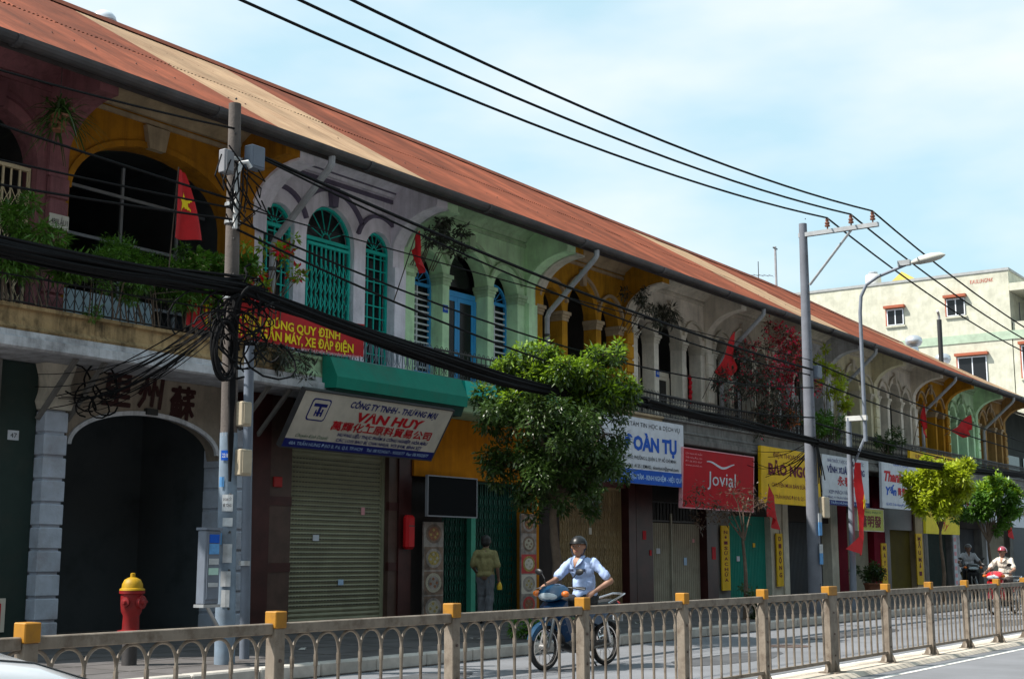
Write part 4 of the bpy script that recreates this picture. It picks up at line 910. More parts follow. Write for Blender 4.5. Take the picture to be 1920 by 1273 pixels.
for t, m, z, u, h, w in (('22180', s_white, 2.62, 0, .05, .10), ('KHOAN CẮT', s_ink, 2.09, .025, .035, .10), ('BÊ TÔNG', s_ink, 2.02, .025, .035, .10)): text(t, m, P1, on_pole(z, u, .008), PT, (0, 0, 1), h, w, bold=.02, lift=.004)
for z in (5.72, 5.50, 6.3, 4.55, 2.85): MB().lathe([(.100, 0), (.105, .005), (.105, .045), (.100, .05)], 14, Matrix.Translation((11.33 - .14 * z / 7, 12.2, z))).build('steel_band', steel, P1)
for (x0, x1, y0, y1, z0, z1, m) in ((11.32, 11.55, 12.0, 12.15, 6.24, 6.54, cabm), (10.90, 11.06, 12.03, 12.15, 6.08, 6.38, mat('grey_box', (.22, .22, .24), .5, .2)), (11.29, 11.45, 11.99, 12.13, 2.98, 3.28, creamcab), (11.29, 11.48, 11.99, 12.13, 2.38, 2.70, creamcab)):
    o = MB().cbox(x0, x1, y0, y1, z0, z1, .012).build('junction_box', m, P1); MB().box(x0 + .02, x1 - .02, y0 - .012, y0, z0 + .03, z1 - .03).build('box_door', m, o)
MB().tube([(11.10, 12.03, 5.4), (11.12, 12.03, 6.1), (11.16, 12.02, 6.25), (11.24, 12.0, 6.28), (11.30, 12.0, 6.22)], .03, 8).build('conduit', paint('white_conduit', (.62, .62, .62), .5), P1, True)
b = MB()
for k in range(14):
    a = rnd.uniform(0, 6.28); z0 = rnd.uniform(5.9, 6.5); p = Vector((11.2 + rnd.uniform(-.35, .1), 12.05, z0)); q = Vector((11.2 + rnd.uniform(-.3, .4), 12.05, z0 - rnd.uniform(.1, .7)))
    b.tube([p, p.lerp(q, .4) + Vector((rnd.uniform(-.25, .25), -.1, -.2)), q + Vector((rnd.uniform(-.1, .1), -.05, -.15)), q], .010, 4)
tag(b.build('loose_wires', blackrub, P1), kind='stuff')
# black cable column down the pole
b = MB()
for k in range(10):
    a = k * .63; b.tube([(11.18 + .06 * math.cos(a), 12.02 - .04 * math.sin(a), 4.6), (11.10 + .05 * math.cos(a + 1), 12.0, 3.9), (11.12 + .04 * math.cos(a + 2), 12.0, 3.3), (11.14 + .03 * math.cos(a), 12.02, 2.85), (11.16, 12.03, 2.3)], .018, 5)
tag(b.build('cable_column', blackrub, P1), kind='stuff')
# knot of cables where the bundles meet the pole
b = MB()
for k in range(34):
    c = Vector((11.18 + rnd.gauss(0, .28), 11.97 + rnd.gauss(0, .06), 4.35 + rnd.gauss(0, .28))); rr_ = rnd.uniform(.10, .38); a0 = rnd.uniform(0, 6.28); sw = rnd.uniform(2, 5)
    b.tube([c + Vector((rr_ * math.cos(a0 + sw * i / 9) * 1.2, .05 * math.sin(i), rr_ * .8 * math.sin(a0 + sw * i / 9) - .02 * i)) for i in range(10)], rnd.uniform(.008, .016), 4)
tag(b.build('cable_knot', blackrub, P1), kind='stuff')
# coil of spare cable
r = thing('cable_coil', 'round coil of spare black cable hanging on the left pole', 'cable coil', (10.95, 11.95, 3.5))
for k in range(8):
    R0 = .27 + rnd.uniform(-.03, .03); cx, cz, ph = 10.93 + rnd.uniform(-.02, .03), 3.86 + rnd.uniform(-.03, .03), rnd.uniform(-.2, .2)
    MB().tube([(cx + R0 * .62 * math.cos(t), 11.93 + .03 * math.sin(t + k) + k * .006, cz + R0 * 1.25 * math.sin(t)) for t in [i * math.pi / 12 for i in range(25)]], .016, 6, cap=False).build('cable_turn', blackrub, r, True)
r = thing('electric_cabinet', 'grey street electric cabinet with pasted blue notices fixed to the left pole', 'cabinet', (10.92, 12.15, .85))
MB().cbox(10.84, 11.07, 12.05, 12.20, .86, 1.72, .012).build('cabinet_body', cabm, r); MB().box(10.825, 11.085, 12.035, 12.21, 1.72, 1.75).build('cabinet_lid', cabm, r); MB().box(10.86, 11.05, 12.038, 12.05, .92, 1.68).build('cabinet_door', cabm, r); MB().box(10.825, 11.085, 12.04, 12.21, .825, .86).build('cabinet_base', steel, r)
for z, h, m in ((1.57, .10, s_blue), (1.44, .12, paperblue), (1.32, .07, paper), (1.20, .08, mat('mint_paper', (.40, .60, .52), .8, .2)), (1.06, .05, paper)): MB().box(10.88, 11.03, 12.031, 12.036, z, z + h).build('pasted_notice', m, r)
MB().tube([(10.98, 12.15, .83), (11.22, 12.18, .55)], .022, 6).build('cabinet_strut', steel, r)
r = thing('conduit_pipe', 'grey steel conduit pipe standing just right of the left pole', 'pipe', (12.0, 12.62, .15)); MB().tube([(12.05, 12.62, .15), (11.97, 12.62, 3.9), (11.97, 12.62, 4.1)], .065, 10).build('conduit_tube', cabm, r, True)
for z in (1.3, 2.6): MB().tube([(12.02 - z * .015, 12.62, z), (12.02 - z * .015, 12.62, z + .06)], .075, 10).build('conduit_clamp', steel, r)

P2 = pole('tall grey right utility pole carrying three high wires on a crossarm', 29.25, 12.2, 9.25, .165, .095, conc2, (.04, 0))
MB().box(29.22, 29.32, 10.35, 12.30, 8.92, 9.02).build('crossarm', steel, P2)
MB().tube([(29.27, 12.07, 7.75), (29.27, 11.0, 8.93)], .03, 6).build('arm_brace', steel, P2)
ceram = mat('brown_ceramic', (.22, .09, .06), .25, .2, 6, coat=.4)
INS = [(29.27, 11.58), (29.27, 11.0), (29.27, 10.48)]
for (ix, iy) in INS: MB().lathe([(.018, -.02), (.018, .06), (.06, .07), (.065, .10), (.035, .12), (.06, .14), (.06, .17), (.03, .19), (.045, .22), (.04, .26), (.02, .27)], 10, Matrix.Translation((ix, iy, 9.02))).build('insulator', ceram, P2, True)
for (x0, x1, y0, y1, z0, z1, m) in ((29.40, 29.66, 12.0, 12.2, 5.55, 5.85, cabm), (29.30, 29.62, 11.92, 12.06, 2.30, 2.78, creamcab)): MB().cbox(x0, x1, y0, y1, z0, z1, .015).build('junction_box', m, P2)
for z, m, h in ((1.9, paperblue, .3), (1.5, paper, .2), (1.25, paperblue, .25), (2.2, paper, .2)): MB().box(29.12, 29.30, 12.0, 12.015, z, z + h).build('pasted_notice', m, P2)
b = MB()
for k in range(10): b.tube(sag((29.15, 12.0, 4.0 + rnd.uniform(-.1, .1)), (29.3 + rnd.uniform(-.1, .3), 12.0, rnd.uniform(2.7, 3.6)), -rnd.uniform(.0, .12), 6), .014, 4)
tag(b.build('cable_column', blackrub, P2), kind='stuff')

# overhead wires
def wire(label, pts, r, name='overhead_wire', group='overhead wires', cat='wire'):
    b = MB(); b.tube(pts, r, 5); return tag(b.build(name, blackrub, None, True), label, cat, group)
HVN = ('lowest', 'middle', 'topmost')
for k, ((ix, iy), zt, zr) in enumerate(zip(INS, (9.30, 9.30, 9.30), (8.62, 8.50, 8.48))):
    pre = sag((-8, iy, 9.25), (ix, iy, zt), 1.17, 30)
    post = sag((ix, iy, zt), (66, iy, 9.2), 1.0 if k == 0 else .95, 24)
    wire(HVN[k] + ' of the three thick high wires crossing the sky', pre + post[1:], .022, group='high wires')
LW = [((4, 12.2, 6.45), (11.18, 12.15, 6.72), .12, .014, 'thin wire reaching the left pole just under its top'), ((3, 12.1, 6.1), (11.16, 12.08, 5.77), .05, .016, 'second wire down reaching the left pole from the left'), ((3, 12.1, 5.35), (11.16, 12.08, 5.67), .06, .013, 'third wire down reaching the left pole from the left'), ((3, 12.1, 5.0), (11.16, 12.08, 5.53), .10, .015, 'fourth wire down reaching the left pole from the left'), ((3, 11.9, 4.2), (11.2, 12.0, 4.35), .02, .009, 'thin pale wire hanging just below the left cable bundle')]
for a, q, s_, rr_, lb in LW: wire(lb, sag(a, q, s_), rr_)
RW = [((11.62, 12.1, 6.45), (29.2, 12.05, 5.72), .22, .026, 'thick dark service cable running from the left pole box to the right pole'), ((11.2, 12.1, 5.72), (29.2, 12.1, 5.95), .05, .010, 'thin wire sloping right across the purple arches'), ((11.2, 12.1, 5.53), (29.2, 12.05, 5.30), .55, .015, 'wire sagging in front of the green house louvres'), ((11.2, 12.1, 5.42), (29.2, 12.05, 4.6), .55, .017, 'lowest single wire sagging above the cable bundle'), ((11.6, 12.05, 6.40), (29.2, 12.12, 5.6), .34, .016, 'service wire hanging just under the thick dark cable')]
for a, q, s_, rr_, lb in RW: wire(lb, sag(a, q, s_), rr_)
for z0, z1, s_, lb in ((5.93, 5.3, .25, 'dark cable continuing right from the right pole past the lamp post'), (5.5, 5.1, .3, 'lower cable continuing right from the right pole'), (4.5, 4.7, .4, 'lowest thin cable right of the right pole')): wire(lb, sag((29.25, 12.1, z0), (62, 12.1, z1), s_), .020)
for k, (x, z) in enumerate(((20.3, 7.55), (24.9, 7.2), (29.0, 7.0))):
    pass
# heavy bundles
def bundle(label, path, n, spread, rmin=.014, rmax=.026, group='cable bundles'):
    r = thing('cable_bundle', label, 'cable bundle', tuple(path[0]), group)
    for k in range(n):
        a = rnd.uniform(0, 6.283); q = spread * math.sqrt(rnd.random()); o = Vector((0, q * math.cos(a), q * math.sin(a))); ph = rnd.uniform(0, 6); pts = []
        m = len(path) - 1
        for i in range(m * 6 + 1):
            t = i / 6; j = min(int(t), m - 1); u = t - j
            p0, p1, p2, p3 = path[max(j - 1, 0)], path[j], path[j + 1], path[min(j + 2, m)]
            p = .5 * ((2 * p1) + (-p0 + p2) * u + (2 * p0 - 5 * p1 + 4 * p2 - p3) * u * u + (-p0 + 3 * p1 - 3 * p2 + p3) * u ** 3)
            w = .55 + .45 * math.sin(t * 1.3 + ph)
            pts.append(p + o * w + Vector((0, .015 * math.sin(t * 2 + ph), .02 * math.sin(t * 2.7 + ph * 2))))
        MB().tube(pts, rnd.uniform(rmin, rmax), 5).build('cable', blackrub, r, True)
    b = MB()
    for i in range(len(path) - 1):
        for u in (.3, .8):
            p = path[i].lerp(path[i + 1], u); b.lathe([(spread * .75, -.02), (spread * .78, 0), (spread * .75, .02)], 10, Matrix.Translation(p) @ Matrix.Rotation(R(90), 4, 'Y'))
    return r
V = Vector
bundle('massive black cable bundle running into the left pole from the left edge', [V((2, 12.0, 4.75)), V((5, 12.0, 4.60)), V((8, 12.0, 4.54)), V((9.8, 12.0, 4.60)), V((11.2, 12.0, 4.68))], 46, .125)
bundle('massive black cable bundle sagging from the left pole into the street tree', [V((11.15, 12.0, 4.66)), V((12.8, 12.0, 4.48)), V((15.1, 12.0, 4.26)), V((17.9, 12.0, 4.10)), V((21.3, 12.0, 4.18))], 40, .105)
bundle('black cable bundle between the street tree and the right pole', [V((21.2, 12.0, 4.18)), V((23.5, 12.0, 4.13)), V((25.9, 12.0, 4.10)), V((29.2, 12.0, 4.02))], 34, .115)
bundle('black cable bundle leaving the right pole for the far end of the street', [V((29.1, 12.0, 4.02)), V((33.8, 12.0, 3.92)), V((38.6, 12.0, 3.96)), V((47.9, 12.0, 4.15)), V((62, 12.0, 4.4))], 34, .13)
r = thing('cable_fan', 'fan of thin black cables stretching from the left pole to the passage arch', 'cable fan', (11.1, 12, 4.3))
for k in range(20):
    e = V((12.1 + rnd.uniform(-.5, .9), 16.7, 3.75 + rnd.uniform(-.25, .35))); MB().tube(sag((11.12 + rnd.uniform(-.05, .1), 12.0, 4.42 + rnd.uniform(-.15, .15)), e, rnd.uniform(.05, .40), 10), rnd.uniform(.005, .010), 4).build('cable', blackrub, r)
for k in range(7):
    c = V((12.35 + rnd.uniform(-.1, .5), 16.62, 3.85 + rnd.uniform(-.3, .2))); rr_ = rnd.uniform(.12, .32)
    MB().tube([c + V((rr_ * math.cos(t), .03 * math.sin(2 * t), rr_ * .9 * math.sin(t))) for t in [i * .5 + k for i in range(11)]], .014, 4).build('cable', blackrub, r)
r = thing('cable_fan', 'tangle of thin cables between the right pole and the yellow phone shop sign', 'cable fan', (29.2, 12, 4))
for k in range(9): MB().tube(sag((29.1, 12.0, 4.0 + rnd.uniform(-.1, .2)), (rnd.uniform(33.5, 36), 15.85, rnd.uniform(3.4, 4.6)), rnd.uniform(.05, .4), 8), .010, 4).build('cable', blackrub, r)

# street lamp
grn = mat('lamp_post_grey', (.19, .215, .26), .6, .2, 4, spec=.25, dirt=.2); lampm = mat('lamp_housing', (.50, .49, .44), .5, .1, 4)
r = thing('street_lamp', 'grey street lamp with a curved arm and pale oval head over the road', 'street lamp', (31.5, 12.15, .15))
MB().tube([(31.45, 12.15, .15), (31.6, 12.15, 4.8)], [.08, .065], 12).build('lower_post', grn, r, True)
MB().box(31.54, 31.66, 11.68, 12.2, 4.72, 4.84).build('bracket_bar', paint('pale_bracket', (.62, .62, .60), .5), r); MB().tube([(31.6, 12.1, 3.6), (31.6, 11.75, 4.3)], .035, 6).build('bracket_strut', grn, r)
MB().tube([(31.6, 11.74, 4.2), (31.6, 11.74, 7.4), (31.6, 11.70, 7.8), (31.6, 11.55, 8.08), (31.6, 11.25, 8.25), (31.6, 10.5, 8.47)], [.05, .045, .042, .04, .04, .036], 10).build('curved_arm', grn, r, True)
MB().obj if False else None
hd = [(-.02, 0), (.12, .07), (.30, .13), (.62, .15), (.88, .11), (1.0, .04), (1.04, 0)]
M = Matrix.Translation((31.6, 10.45, 8.52)) @ Matrix.Rotation(R(90), 4, 'X') @ Matrix.Rotation(R(0), 4, 'Z')
b = MB(); n = 14; vs = []
for u, rr_ in hd:
    for j in range(n):
        q = 2 * math.pi * j / n; vs.append(V((31.6 + rr_ * .95 * math.cos(q), 10.45 - u * .86, 8.48 + u * .10 + rr_ * (.85 if math.sin(q) > 0 else .65) * math.sin(q))))
b.add(vs, [(i * n + j, i * n + (j + 1) % n, (i + 1) * n + (j + 1) % n, (i + 1) * n + j) for i in range(len(hd) - 1) for j in range(n)]); b.build('lamp_head', lampm, r, True)
MB().box(31.53, 31.67, 10.42, 10.72, 8.44, 8.57).build('lamp_neck', steel, r)

# hydrant
hyr = mat('hydrant_red', (.21, .004, .006), .55, .3, 8, dirt=.25, spec=.3); hyy = mat('hydrant_yellow', (.40, .23, .004), .55, .2, 8, spec=.3)
r = thing('fire_hydrant', 'red fire hydrant with a yellow domed cap before the passage arch', 'fire hydrant', (10.57, 13.0, .15))
T = Matrix.Translation((10.57, 13.0, 0))
MB().lathe([(.09, .152), (.09, .50)], 14, T).build('lower_barrel', ironm, r, True)
MB().lathe([(.155, .50), (.155, .55), (.10, .56), (.095, .72), (.12, .77), (.13, .86), (.13, .97), (.15, .98), (.15, 1.01), (.13, 1.015)], 16, T).build('barrel', hyr, r, True)
MB().lathe([(.15, 1.016), (.145, 1.035), (.125, 1.045), (.12, 1.09), (.095, 1.14), (.05, 1.165), (.03, 1.17), (.028, 1.215), (.01, 1.22)], 16, T).build('cap', hyy, r, True)
for a, s_ in ((200, .055), (-20, .05), (285, .08)): MB().lathe([(s_ * .7, 0), (s_ * .7, .115), (s_, .115), (s_, .155), (s_ * .5, .16), (s_ * .3, .19)], 12, Matrix.Translation((10.57, 13.0, .88)) @ Matrix.Rotation(R(a), 4, 'Z') @ Matrix.Rotation(R(90), 4, 'Y')).build('nozzle', hyr, r, True)
r = thing('red_letter_box', 'rounded red box hung on the maroon pier right of the roller shutter', 'box', (20.35, 16.85, 1.55))
MB().cbox(20.18, 20.44, 16.74, 16.898, 1.56, 2.22, .05).build('box_body', paint('bright_red_box', (.55, .01, .015), .4, .1), r); MB().box(20.22, 20.40, 16.735, 16.742, 2.0, 2.02).build('box_slot', ironm, r)

# ------------------------------------------------------------------ median barrier
fm = mat('fence_grey_paint', (.235, .198, .16), .55, .25, 6, spec=.3, dirt=.8, dscale=6, dcol=(.065, .04, .024), streak=.45); fy = mat('fence_yellow_cap', (.38, .165, .003), .6, .15, 6, dirt=.6, dscale=7, dcol=(.14, .07, .02)); bolt = mat('rusty_bolt', (.09, .06, .05), .7, .2, 6)
FY = 6.3
FX = [.76, 2.60, 4.44, 6.28, 8.14, 9.98, 11.80, 13.64, 15.54, 17.44, 19.2, 20.90, 22.57, 24.24] + [25.95 + 1.78 * k for k in range(20)]
FEN = thing('median_fence', 'long grey metal median fence of hoops with yellow capped posts', 'fence', (12, FY, 0))
def relink(name, me, m, parent, loc, sc=(1, 1, 1)):
    o = link(name, me, m, parent); o.location = loc; o.scale = sc; return o
FM = {}
def mesh_of(key, b, m, smooth=False):
    if key not in FM:
        o = b.build(key, m, None, smooth); FM[key] = o.data; bpy.data.objects.remove(o)
    return FM[key]
def gus(w):
    b = MB(); b.box(-w - .05, w + .05, -.11, .11, .051, .062)
    for s in (-1, 1): b.prism([(s * w, .060), (s * (w + .06), .060), (s * w, .20)], 'y', -.012, .012); b.prism([(s * .045, .060), (s * .105, .060), (s * .045, .20)], 'x', -.012, .012)
    return b
for x in FX:
    w = .12 if abs(x - 15.54) < .01 else .045; kx = str(w)
    po = relink('fence_post', mesh_of('shaft' + kx, MB().cbox(-w, w, -.045, .045, .055, .955, .006), fm), fm, FEN, (x - 12, 0, 0)); po.rotation_euler = (rnd.uniform(-.008, .008), rnd.uniform(-.006, .006), 0)
    relink('post_cap', mesh_of('cap' + kx, MB().cbox(-w - .006, w + .006, -.052, .052, .953, 1.06, .006), fy), fy, po, (0, 0, 0)); relink('base_plate', mesh_of('base' + kx, gus(w), fm), fm, po, (0, 0, 0))
    for z in (.25, .5, .75): relink('bolt', mesh_of('bolt', MB().tube([(0, -.044, 0), (0, -.053, 0)], .012, 6), bolt), bolt, po, (0, 0, z))
bal = MB(); bal.tube([(0, 0, 0), (0, 0, .50), (0, 0, .505), (0, 0, .575)], [.0125, .0125, .0165, .0165], 6)
hoop = MB(); hoop.tube([(-.105, 0, -.02)] + [(.105 * math.cos(t), .0, .125 * math.sin(t)) for t in [math.pi - math.pi * k / 12 for k in range(13)]] + [(.105, 0, -.02)], .011, 6)
halfh = MB(); halfh.tube([(.105 * math.sin(t), 0, .125 * math.cos(t)) for t in [math.pi / 2 * k / 7 for k in range(8)]], .011, 6)
for a_, b_ in zip(FX, FX[1:]):
    xa = a_ + (.13 if abs(a_ - 15.54) < .01 else .047); xb = b_ - (.13 if abs(b_ - 15.54) < .01 else .047); L_ = xb - xa; n = 8; p = L_ / n
    pn = MB().cbox(xa, xb, FY - .03, FY + .03, .915, .985, .006).build('fence_panel', fm, FEN)
    MB().box(xa, xb, FY - .018, FY + .018, .16, .195).build('bottom_rail', fm, pn)
    for i in range(n): relink('baluster', mesh_of('bal', bal, fm, True), fm, pn, (xa + (i + .5) * p - 12, 0, .19))
    for i in range(n - 1): relink('hoop', mesh_of('hoop', hoop, fm, True), fm, pn, (xa + (i + 1) * p - 12, 0, .785), (p / .21, 1, 1))
    for s, xx in ((1, xa), (-1, xb)): relink('half_hoop', mesh_of('halfh', halfh, fm, True), fm, pn, (xx - 12, 0, .785), (s * p / .21, 1, 1))

# ================================================================== PLANTS
bark = mat('bark', (.12, .085, .06), .95, .4, 6, bump=.5, bscale=30)
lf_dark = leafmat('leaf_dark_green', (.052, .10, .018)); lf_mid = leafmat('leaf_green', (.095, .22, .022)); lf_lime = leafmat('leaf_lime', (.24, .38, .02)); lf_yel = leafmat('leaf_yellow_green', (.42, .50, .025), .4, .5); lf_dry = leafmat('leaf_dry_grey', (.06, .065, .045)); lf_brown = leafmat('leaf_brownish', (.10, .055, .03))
fl_red = leafmat('flower_red', (.72, .012, .03), .3); fl_mag = leafmat('flower_magenta', (.74, .02, .07), .5, .5); fl_or = leafmat('flower_orange', (.62, .15, .015), .3); fl_wh = leafmat('flower_cream', (.66, .60, .30), .2)
potm = mat('terracotta_pot', (.26, .10, .05), .8, .3, 6)
def leaves(b, rg, clumps, n, Ln, Wd, droop=.35, shell=.5):
    tot = sum(r[1] ** 2 for r in clumps)
    for c, r in clumps:
        c = Vector(c)
        for k in range(int(n * r * r / tot)):
            d = Vector((rg.gauss(0, 1), rg.gauss(0, 1), rg.gauss(0, .9))).normalized(); p = c + d * r * (shell + (1 - shell) * rg.random()) * rg.uniform(.55, 1.08)
            o = (d * .8 + Vector((rg.gauss(0, .6), rg.gauss(0, .6), rg.gauss(0, .4) - droop))).normalized(); s = o.cross(Vector((rg.gauss(0, .5), rg.gauss(0, .5), 1))).normalized(); u = s.cross(o)
            l = Ln * rg.uniform(.5, 1.5); w = Wd * rg.uniform(.7, 1.2) * .5
            b.add([p, p + o * l * .45 + s * w - u * w * .35, p + o * l - u * l * .12, p + o * l * .45 - s * w - u * w * .35], [(0, 1, 2), (0, 2, 3)])
RT = Vector((.577, -.8166, 0)); DP = Vector((.8166, .577, 0))
def tree(label, base, trunk_h, r0, lobes, n, leafm, Ln=.13, Wd=.055, young=None, seed=1, droop=.35, depth=.8, group='street trees', lean=0, sub=7):
    rg = random.Random(seed); base = Vector(base); t = thing('street_tree', label, 'tree', tuple(base), group)
    tb = MB(); top = base + Vector((lean, 0, trunk_h)); pts = [base.lerp(top, i / 6) + Vector((.03 * math.sin(i * 1.7 + seed), .03 * math.cos(i * 1.3), 0)) for i in range(7)]
    tb.tube(pts, [r0 * (1.35 - .75 * i / 6) for i in range(7)], 9)
    cl = []; yo = []
    for (u, z, r) in lobes:
        c0 = Vector((base.x, base.y, z)) + RT * u
        tb.tube([top - Vector((0, 0, .3)), top.lerp(c0, .5) + Vector((0, 0, .12)), c0], [r0 * .5, r0 * .3, r0 * .12], 6)
        for k in range(sub):
            c = c0 + Vector((rg.gauss(0, .5), rg.gauss(0, .5), rg.gauss(0, .42))) * r + DP * rg.uniform(-depth, depth) * r * 1.1
            cl.append((c, r * rg.uniform(.34, .6)))
            tb.tube([c0, c0.lerp(c, .6) + Vector((0, 0, .04)), c], [r0 * .16, r0 * .1, r0 * .05], 4)
    tb.build('trunk', bark, t, True)
    b = MB(); leaves(b, rg, cl, n, Ln, Wd, droop); tag(b.build('crown', leafm, t, fix=False), kind='stuff')
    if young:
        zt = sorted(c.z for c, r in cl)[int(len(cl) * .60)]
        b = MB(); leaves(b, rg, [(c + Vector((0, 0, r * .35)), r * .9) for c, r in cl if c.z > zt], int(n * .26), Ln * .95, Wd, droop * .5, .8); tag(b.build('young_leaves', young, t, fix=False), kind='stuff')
    return t
K1 = 22.4 / 2500
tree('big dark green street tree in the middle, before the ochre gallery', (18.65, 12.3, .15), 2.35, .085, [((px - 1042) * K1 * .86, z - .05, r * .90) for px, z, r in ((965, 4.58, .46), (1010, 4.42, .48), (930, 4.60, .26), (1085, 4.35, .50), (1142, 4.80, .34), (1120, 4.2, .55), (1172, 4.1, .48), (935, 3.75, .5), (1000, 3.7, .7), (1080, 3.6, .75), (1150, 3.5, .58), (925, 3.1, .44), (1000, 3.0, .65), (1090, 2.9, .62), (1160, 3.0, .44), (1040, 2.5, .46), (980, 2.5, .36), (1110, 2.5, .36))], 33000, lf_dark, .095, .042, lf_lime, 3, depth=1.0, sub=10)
K3 = 38.9 / 2500
tree('yellow green young street tree before the white script signboard', (38.5, 12.2, .15), 2.3, .05, [(-.5, 3.6, .34), (-.1, 3.45, .45), (.4, 3.65, .36), (.62, 3.95, .27), (-.3, 3.0, .4), (.3, 3.0, .4), (-.35, 3.95, .25), (-.6, 3.2, .34), (.55, 3.3, .34), (0, 2.75, .34)], 9500, lf_yel, .15, .07, lf_yel, 5)
tree('bushy green street tree at the far right behind the red scooter', (43.3, 12.2, .15), 2.0, .055, [(-.55, 3.05, .4), (-.1, 3.15, .45), (.4, 3.3, .42), (.3, 3.7, .34), (.6, 3.5, .3), (-.2, 2.75, .35), (.45, 2.7, .38), (-.8, 2.8, .3), (.75, 3.0, .34), (0, 3.5, .34)], 9500, lf_mid, .15, .07, lf_lime, 6, lean=-.1)
tree('spindly bare street tree with sparse brownish leaves before the red board', (25.6, 12.2, .15), 1.9, .04, [(-1.0, 2.55, .4), (-.5, 2.45, .4), (0, 2.35, .35), (.35, 2.5, .3), (-.2, 2.7, .3)], 700, lf_brown, .09, .035, None, 7)
def shrub(label, clumps, n, m, Ln=.09, Wd=.04, fl=None, nf=0, seed=1, pot=None, base=None, name='balcony_shrub', droop=.2, group='balcony plants', fsize=.07):
    rg = random.Random(seed); c0 = clumps[0][0]; t = thing(name, label, 'plant', base or (c0[0], c0[1], 4.6), group)
    cl = []
    for c, r in clumps:
        for k in range(6): cl.append((Vector(c) + Vector((rg.gauss(0, .55), rg.gauss(0, .4), rg.gauss(0, .55))) * r, r * rg.uniform(.35, .6)))
    b = MB(); bz = Vector(base or (c0[0], c0[1], 4.88))
    for c, r in cl[::2]: b.tube([Vector((bz.x * .3 + c.x * .7, bz.y, bz.z)), Vector(c).lerp(bz, .4) + Vector((0, 0, .1)), c], [.012, .009, .005], 4)
    tag(b.build('stems', bark, t), kind='stuff')
    b = MB(); leaves(b, rg, cl, n, Ln, Wd, droop); tag(b.build('foliage', m, t, fix=False), kind='stuff')
    if fl:
        b = MB(); leaves(b, rg, [(c, r * 1.05) for c, r in cl[::(1 if nf > 400 else 2)]], nf, fsize, fsize * .8, 0, .85); tag(b.build('flowers', fl, t, fix=False), kind='stuff')
    if pot:
        x, y, z, r, h = pot; MB().lathe([(r * .7, 0), (r, h * .9), (r * 1.1, h * .9), (r * 1.1, h), (r * .9, h)], 12, Matrix.Translation((x, y, z))).build('pot', potm, t)
    return t
Y0 = 16.0
shrub('green leafy plants on the pink house balcony at the left edge', [((10.2, Y0, 5.55), .4), ((10.9, Y0, 5.6), .4), ((11.4, Y0, 5.4), .35), ((10.4, Y0, 6.0), .35)], 5600, lf_mid, .12, .03, seed=11)
shrub('feathery green bush on the balcony before the wide ochre arch', [((12.2, Y0, 5.6), .35), ((12.75, Y0, 5.9), .46), ((13.3, Y0, 5.8), .42), ((12.6, Y0, 5.4), .35), ((13.5, Y0, 5.45), .35)], 9000, lf_mid, .085, .02, seed=12)
shrub('white flowered bush on the ochre balcony beside the left pole', [((13.8, Y0, 5.75), .34), ((14.3, Y0, 5.85), .38), ((14.8, Y0, 5.9), .36), ((14.2, Y0, 5.45), .35)], 4600, lf_mid, .10, .06, fl_wh, 420, 13, fsize=.06)
shrub('plant with bright red blooms reaching past the left pole', [((15.15, 15.85, 6.2), .26), ((15.6, 15.75, 6.45), .22), ((15.2, 15.8, 5.8), .22), ((15.9, 15.75, 6.15), .16)], 620, lf_lime, .11, .05, fl_red, 210, 14, base=(15.3, 16.0, 4.88), fsize=.09)
shrub('dry ferns sprouting low on the stained balcony front by the left pole', [((15.3, 15.95, 4.75), .22), ((15.9, 15.95, 4.7), .25), ((16.4, 15.95, 4.65), .18)], 700, lf_dry, .13, .03, seed=15, name='wall_fern')
shrub('dried grey creeper clump at the purple and green party wall', [((20.35, 16.2, 7.75), .28), ((20.75, 16.25, 7.85), .3), ((21.1, 16.3, 7.65), .2)], 1100, lf_dry, .10, .05, seed=16, base=(20.2, 16.8, 7.2), name='wall_creeper')
shrub('dark dry creeper clump at the ochre and cream party wall', [((28.6, 16.2, 7.6), .3), ((29.1, 16.2, 7.55), .26)], 800, lf_dry, .10, .04, seed=17, base=(29.2, 16.8, 7.0), name='wall_creeper')
shrub('spiky dark creeper on the upper cream wall', [((30.9, 16.8, 7.9), .28), ((31.2, 16.8, 7.7), .2)], 420, lf_dry, .2, .03, seed=18, base=(31.0, 16.95, 7.5), name='wall_creeper')
shrub('dark tangled lower growth of the bougainvillea gallery', [((32.3, 15.9, 6.1), .5), ((33.4, 15.9, 6.2), .6), ((34.6, 15.9, 6.3), .6), ((35.6, 15.9, 6.0), .7), ((36.4, 15.9, 5.6), .6), ((34.8, 15.9, 5.3), .4)], 3600, lf_dry, .12, .05, fl_mag, 420, 19, base=(34.5, 16.0, 4.88))
shrub('red and magenta flowering bougainvillea spilling under the eaves', [((35.0, 15.7, 7.2), .55), ((35.9, 15.7, 7.35), .6), ((36.8, 15.7, 7.3), .55), ((35.6, 15.7, 6.5), .55), ((36.5, 15.7, 6.6), .6), ((35.0, 15.7, 7.9), .2), ((33.9, 15.8, 7.0), .3)], 1700, lf_brown, .10, .05, fl_mag, 1300, 20, base=(35.5, 16.0, 4.88), fsize=.085)
shrub('orange tinted flower clusters at the right end of the bougainvillea', [((36.6, 15.6, 7.45), .35), ((37.2, 15.65, 7.2), .3), ((36.3, 15.6, 5.4), .25)], 420, lf_brown, .10, .05, fl_or, 420, 21, base=(37.0, 16.0, 4.88))
shrub('yellow green climber beside the right pole', [((39.5, 15.9, 7.1), .4), ((40.2, 15.9, 6.8), .42), ((40.7, 15.9, 6.3), .34)], 1500, lf_yel, .13, .06, fl_or, 40, 22, base=(39.4, 16.0, 4.88))
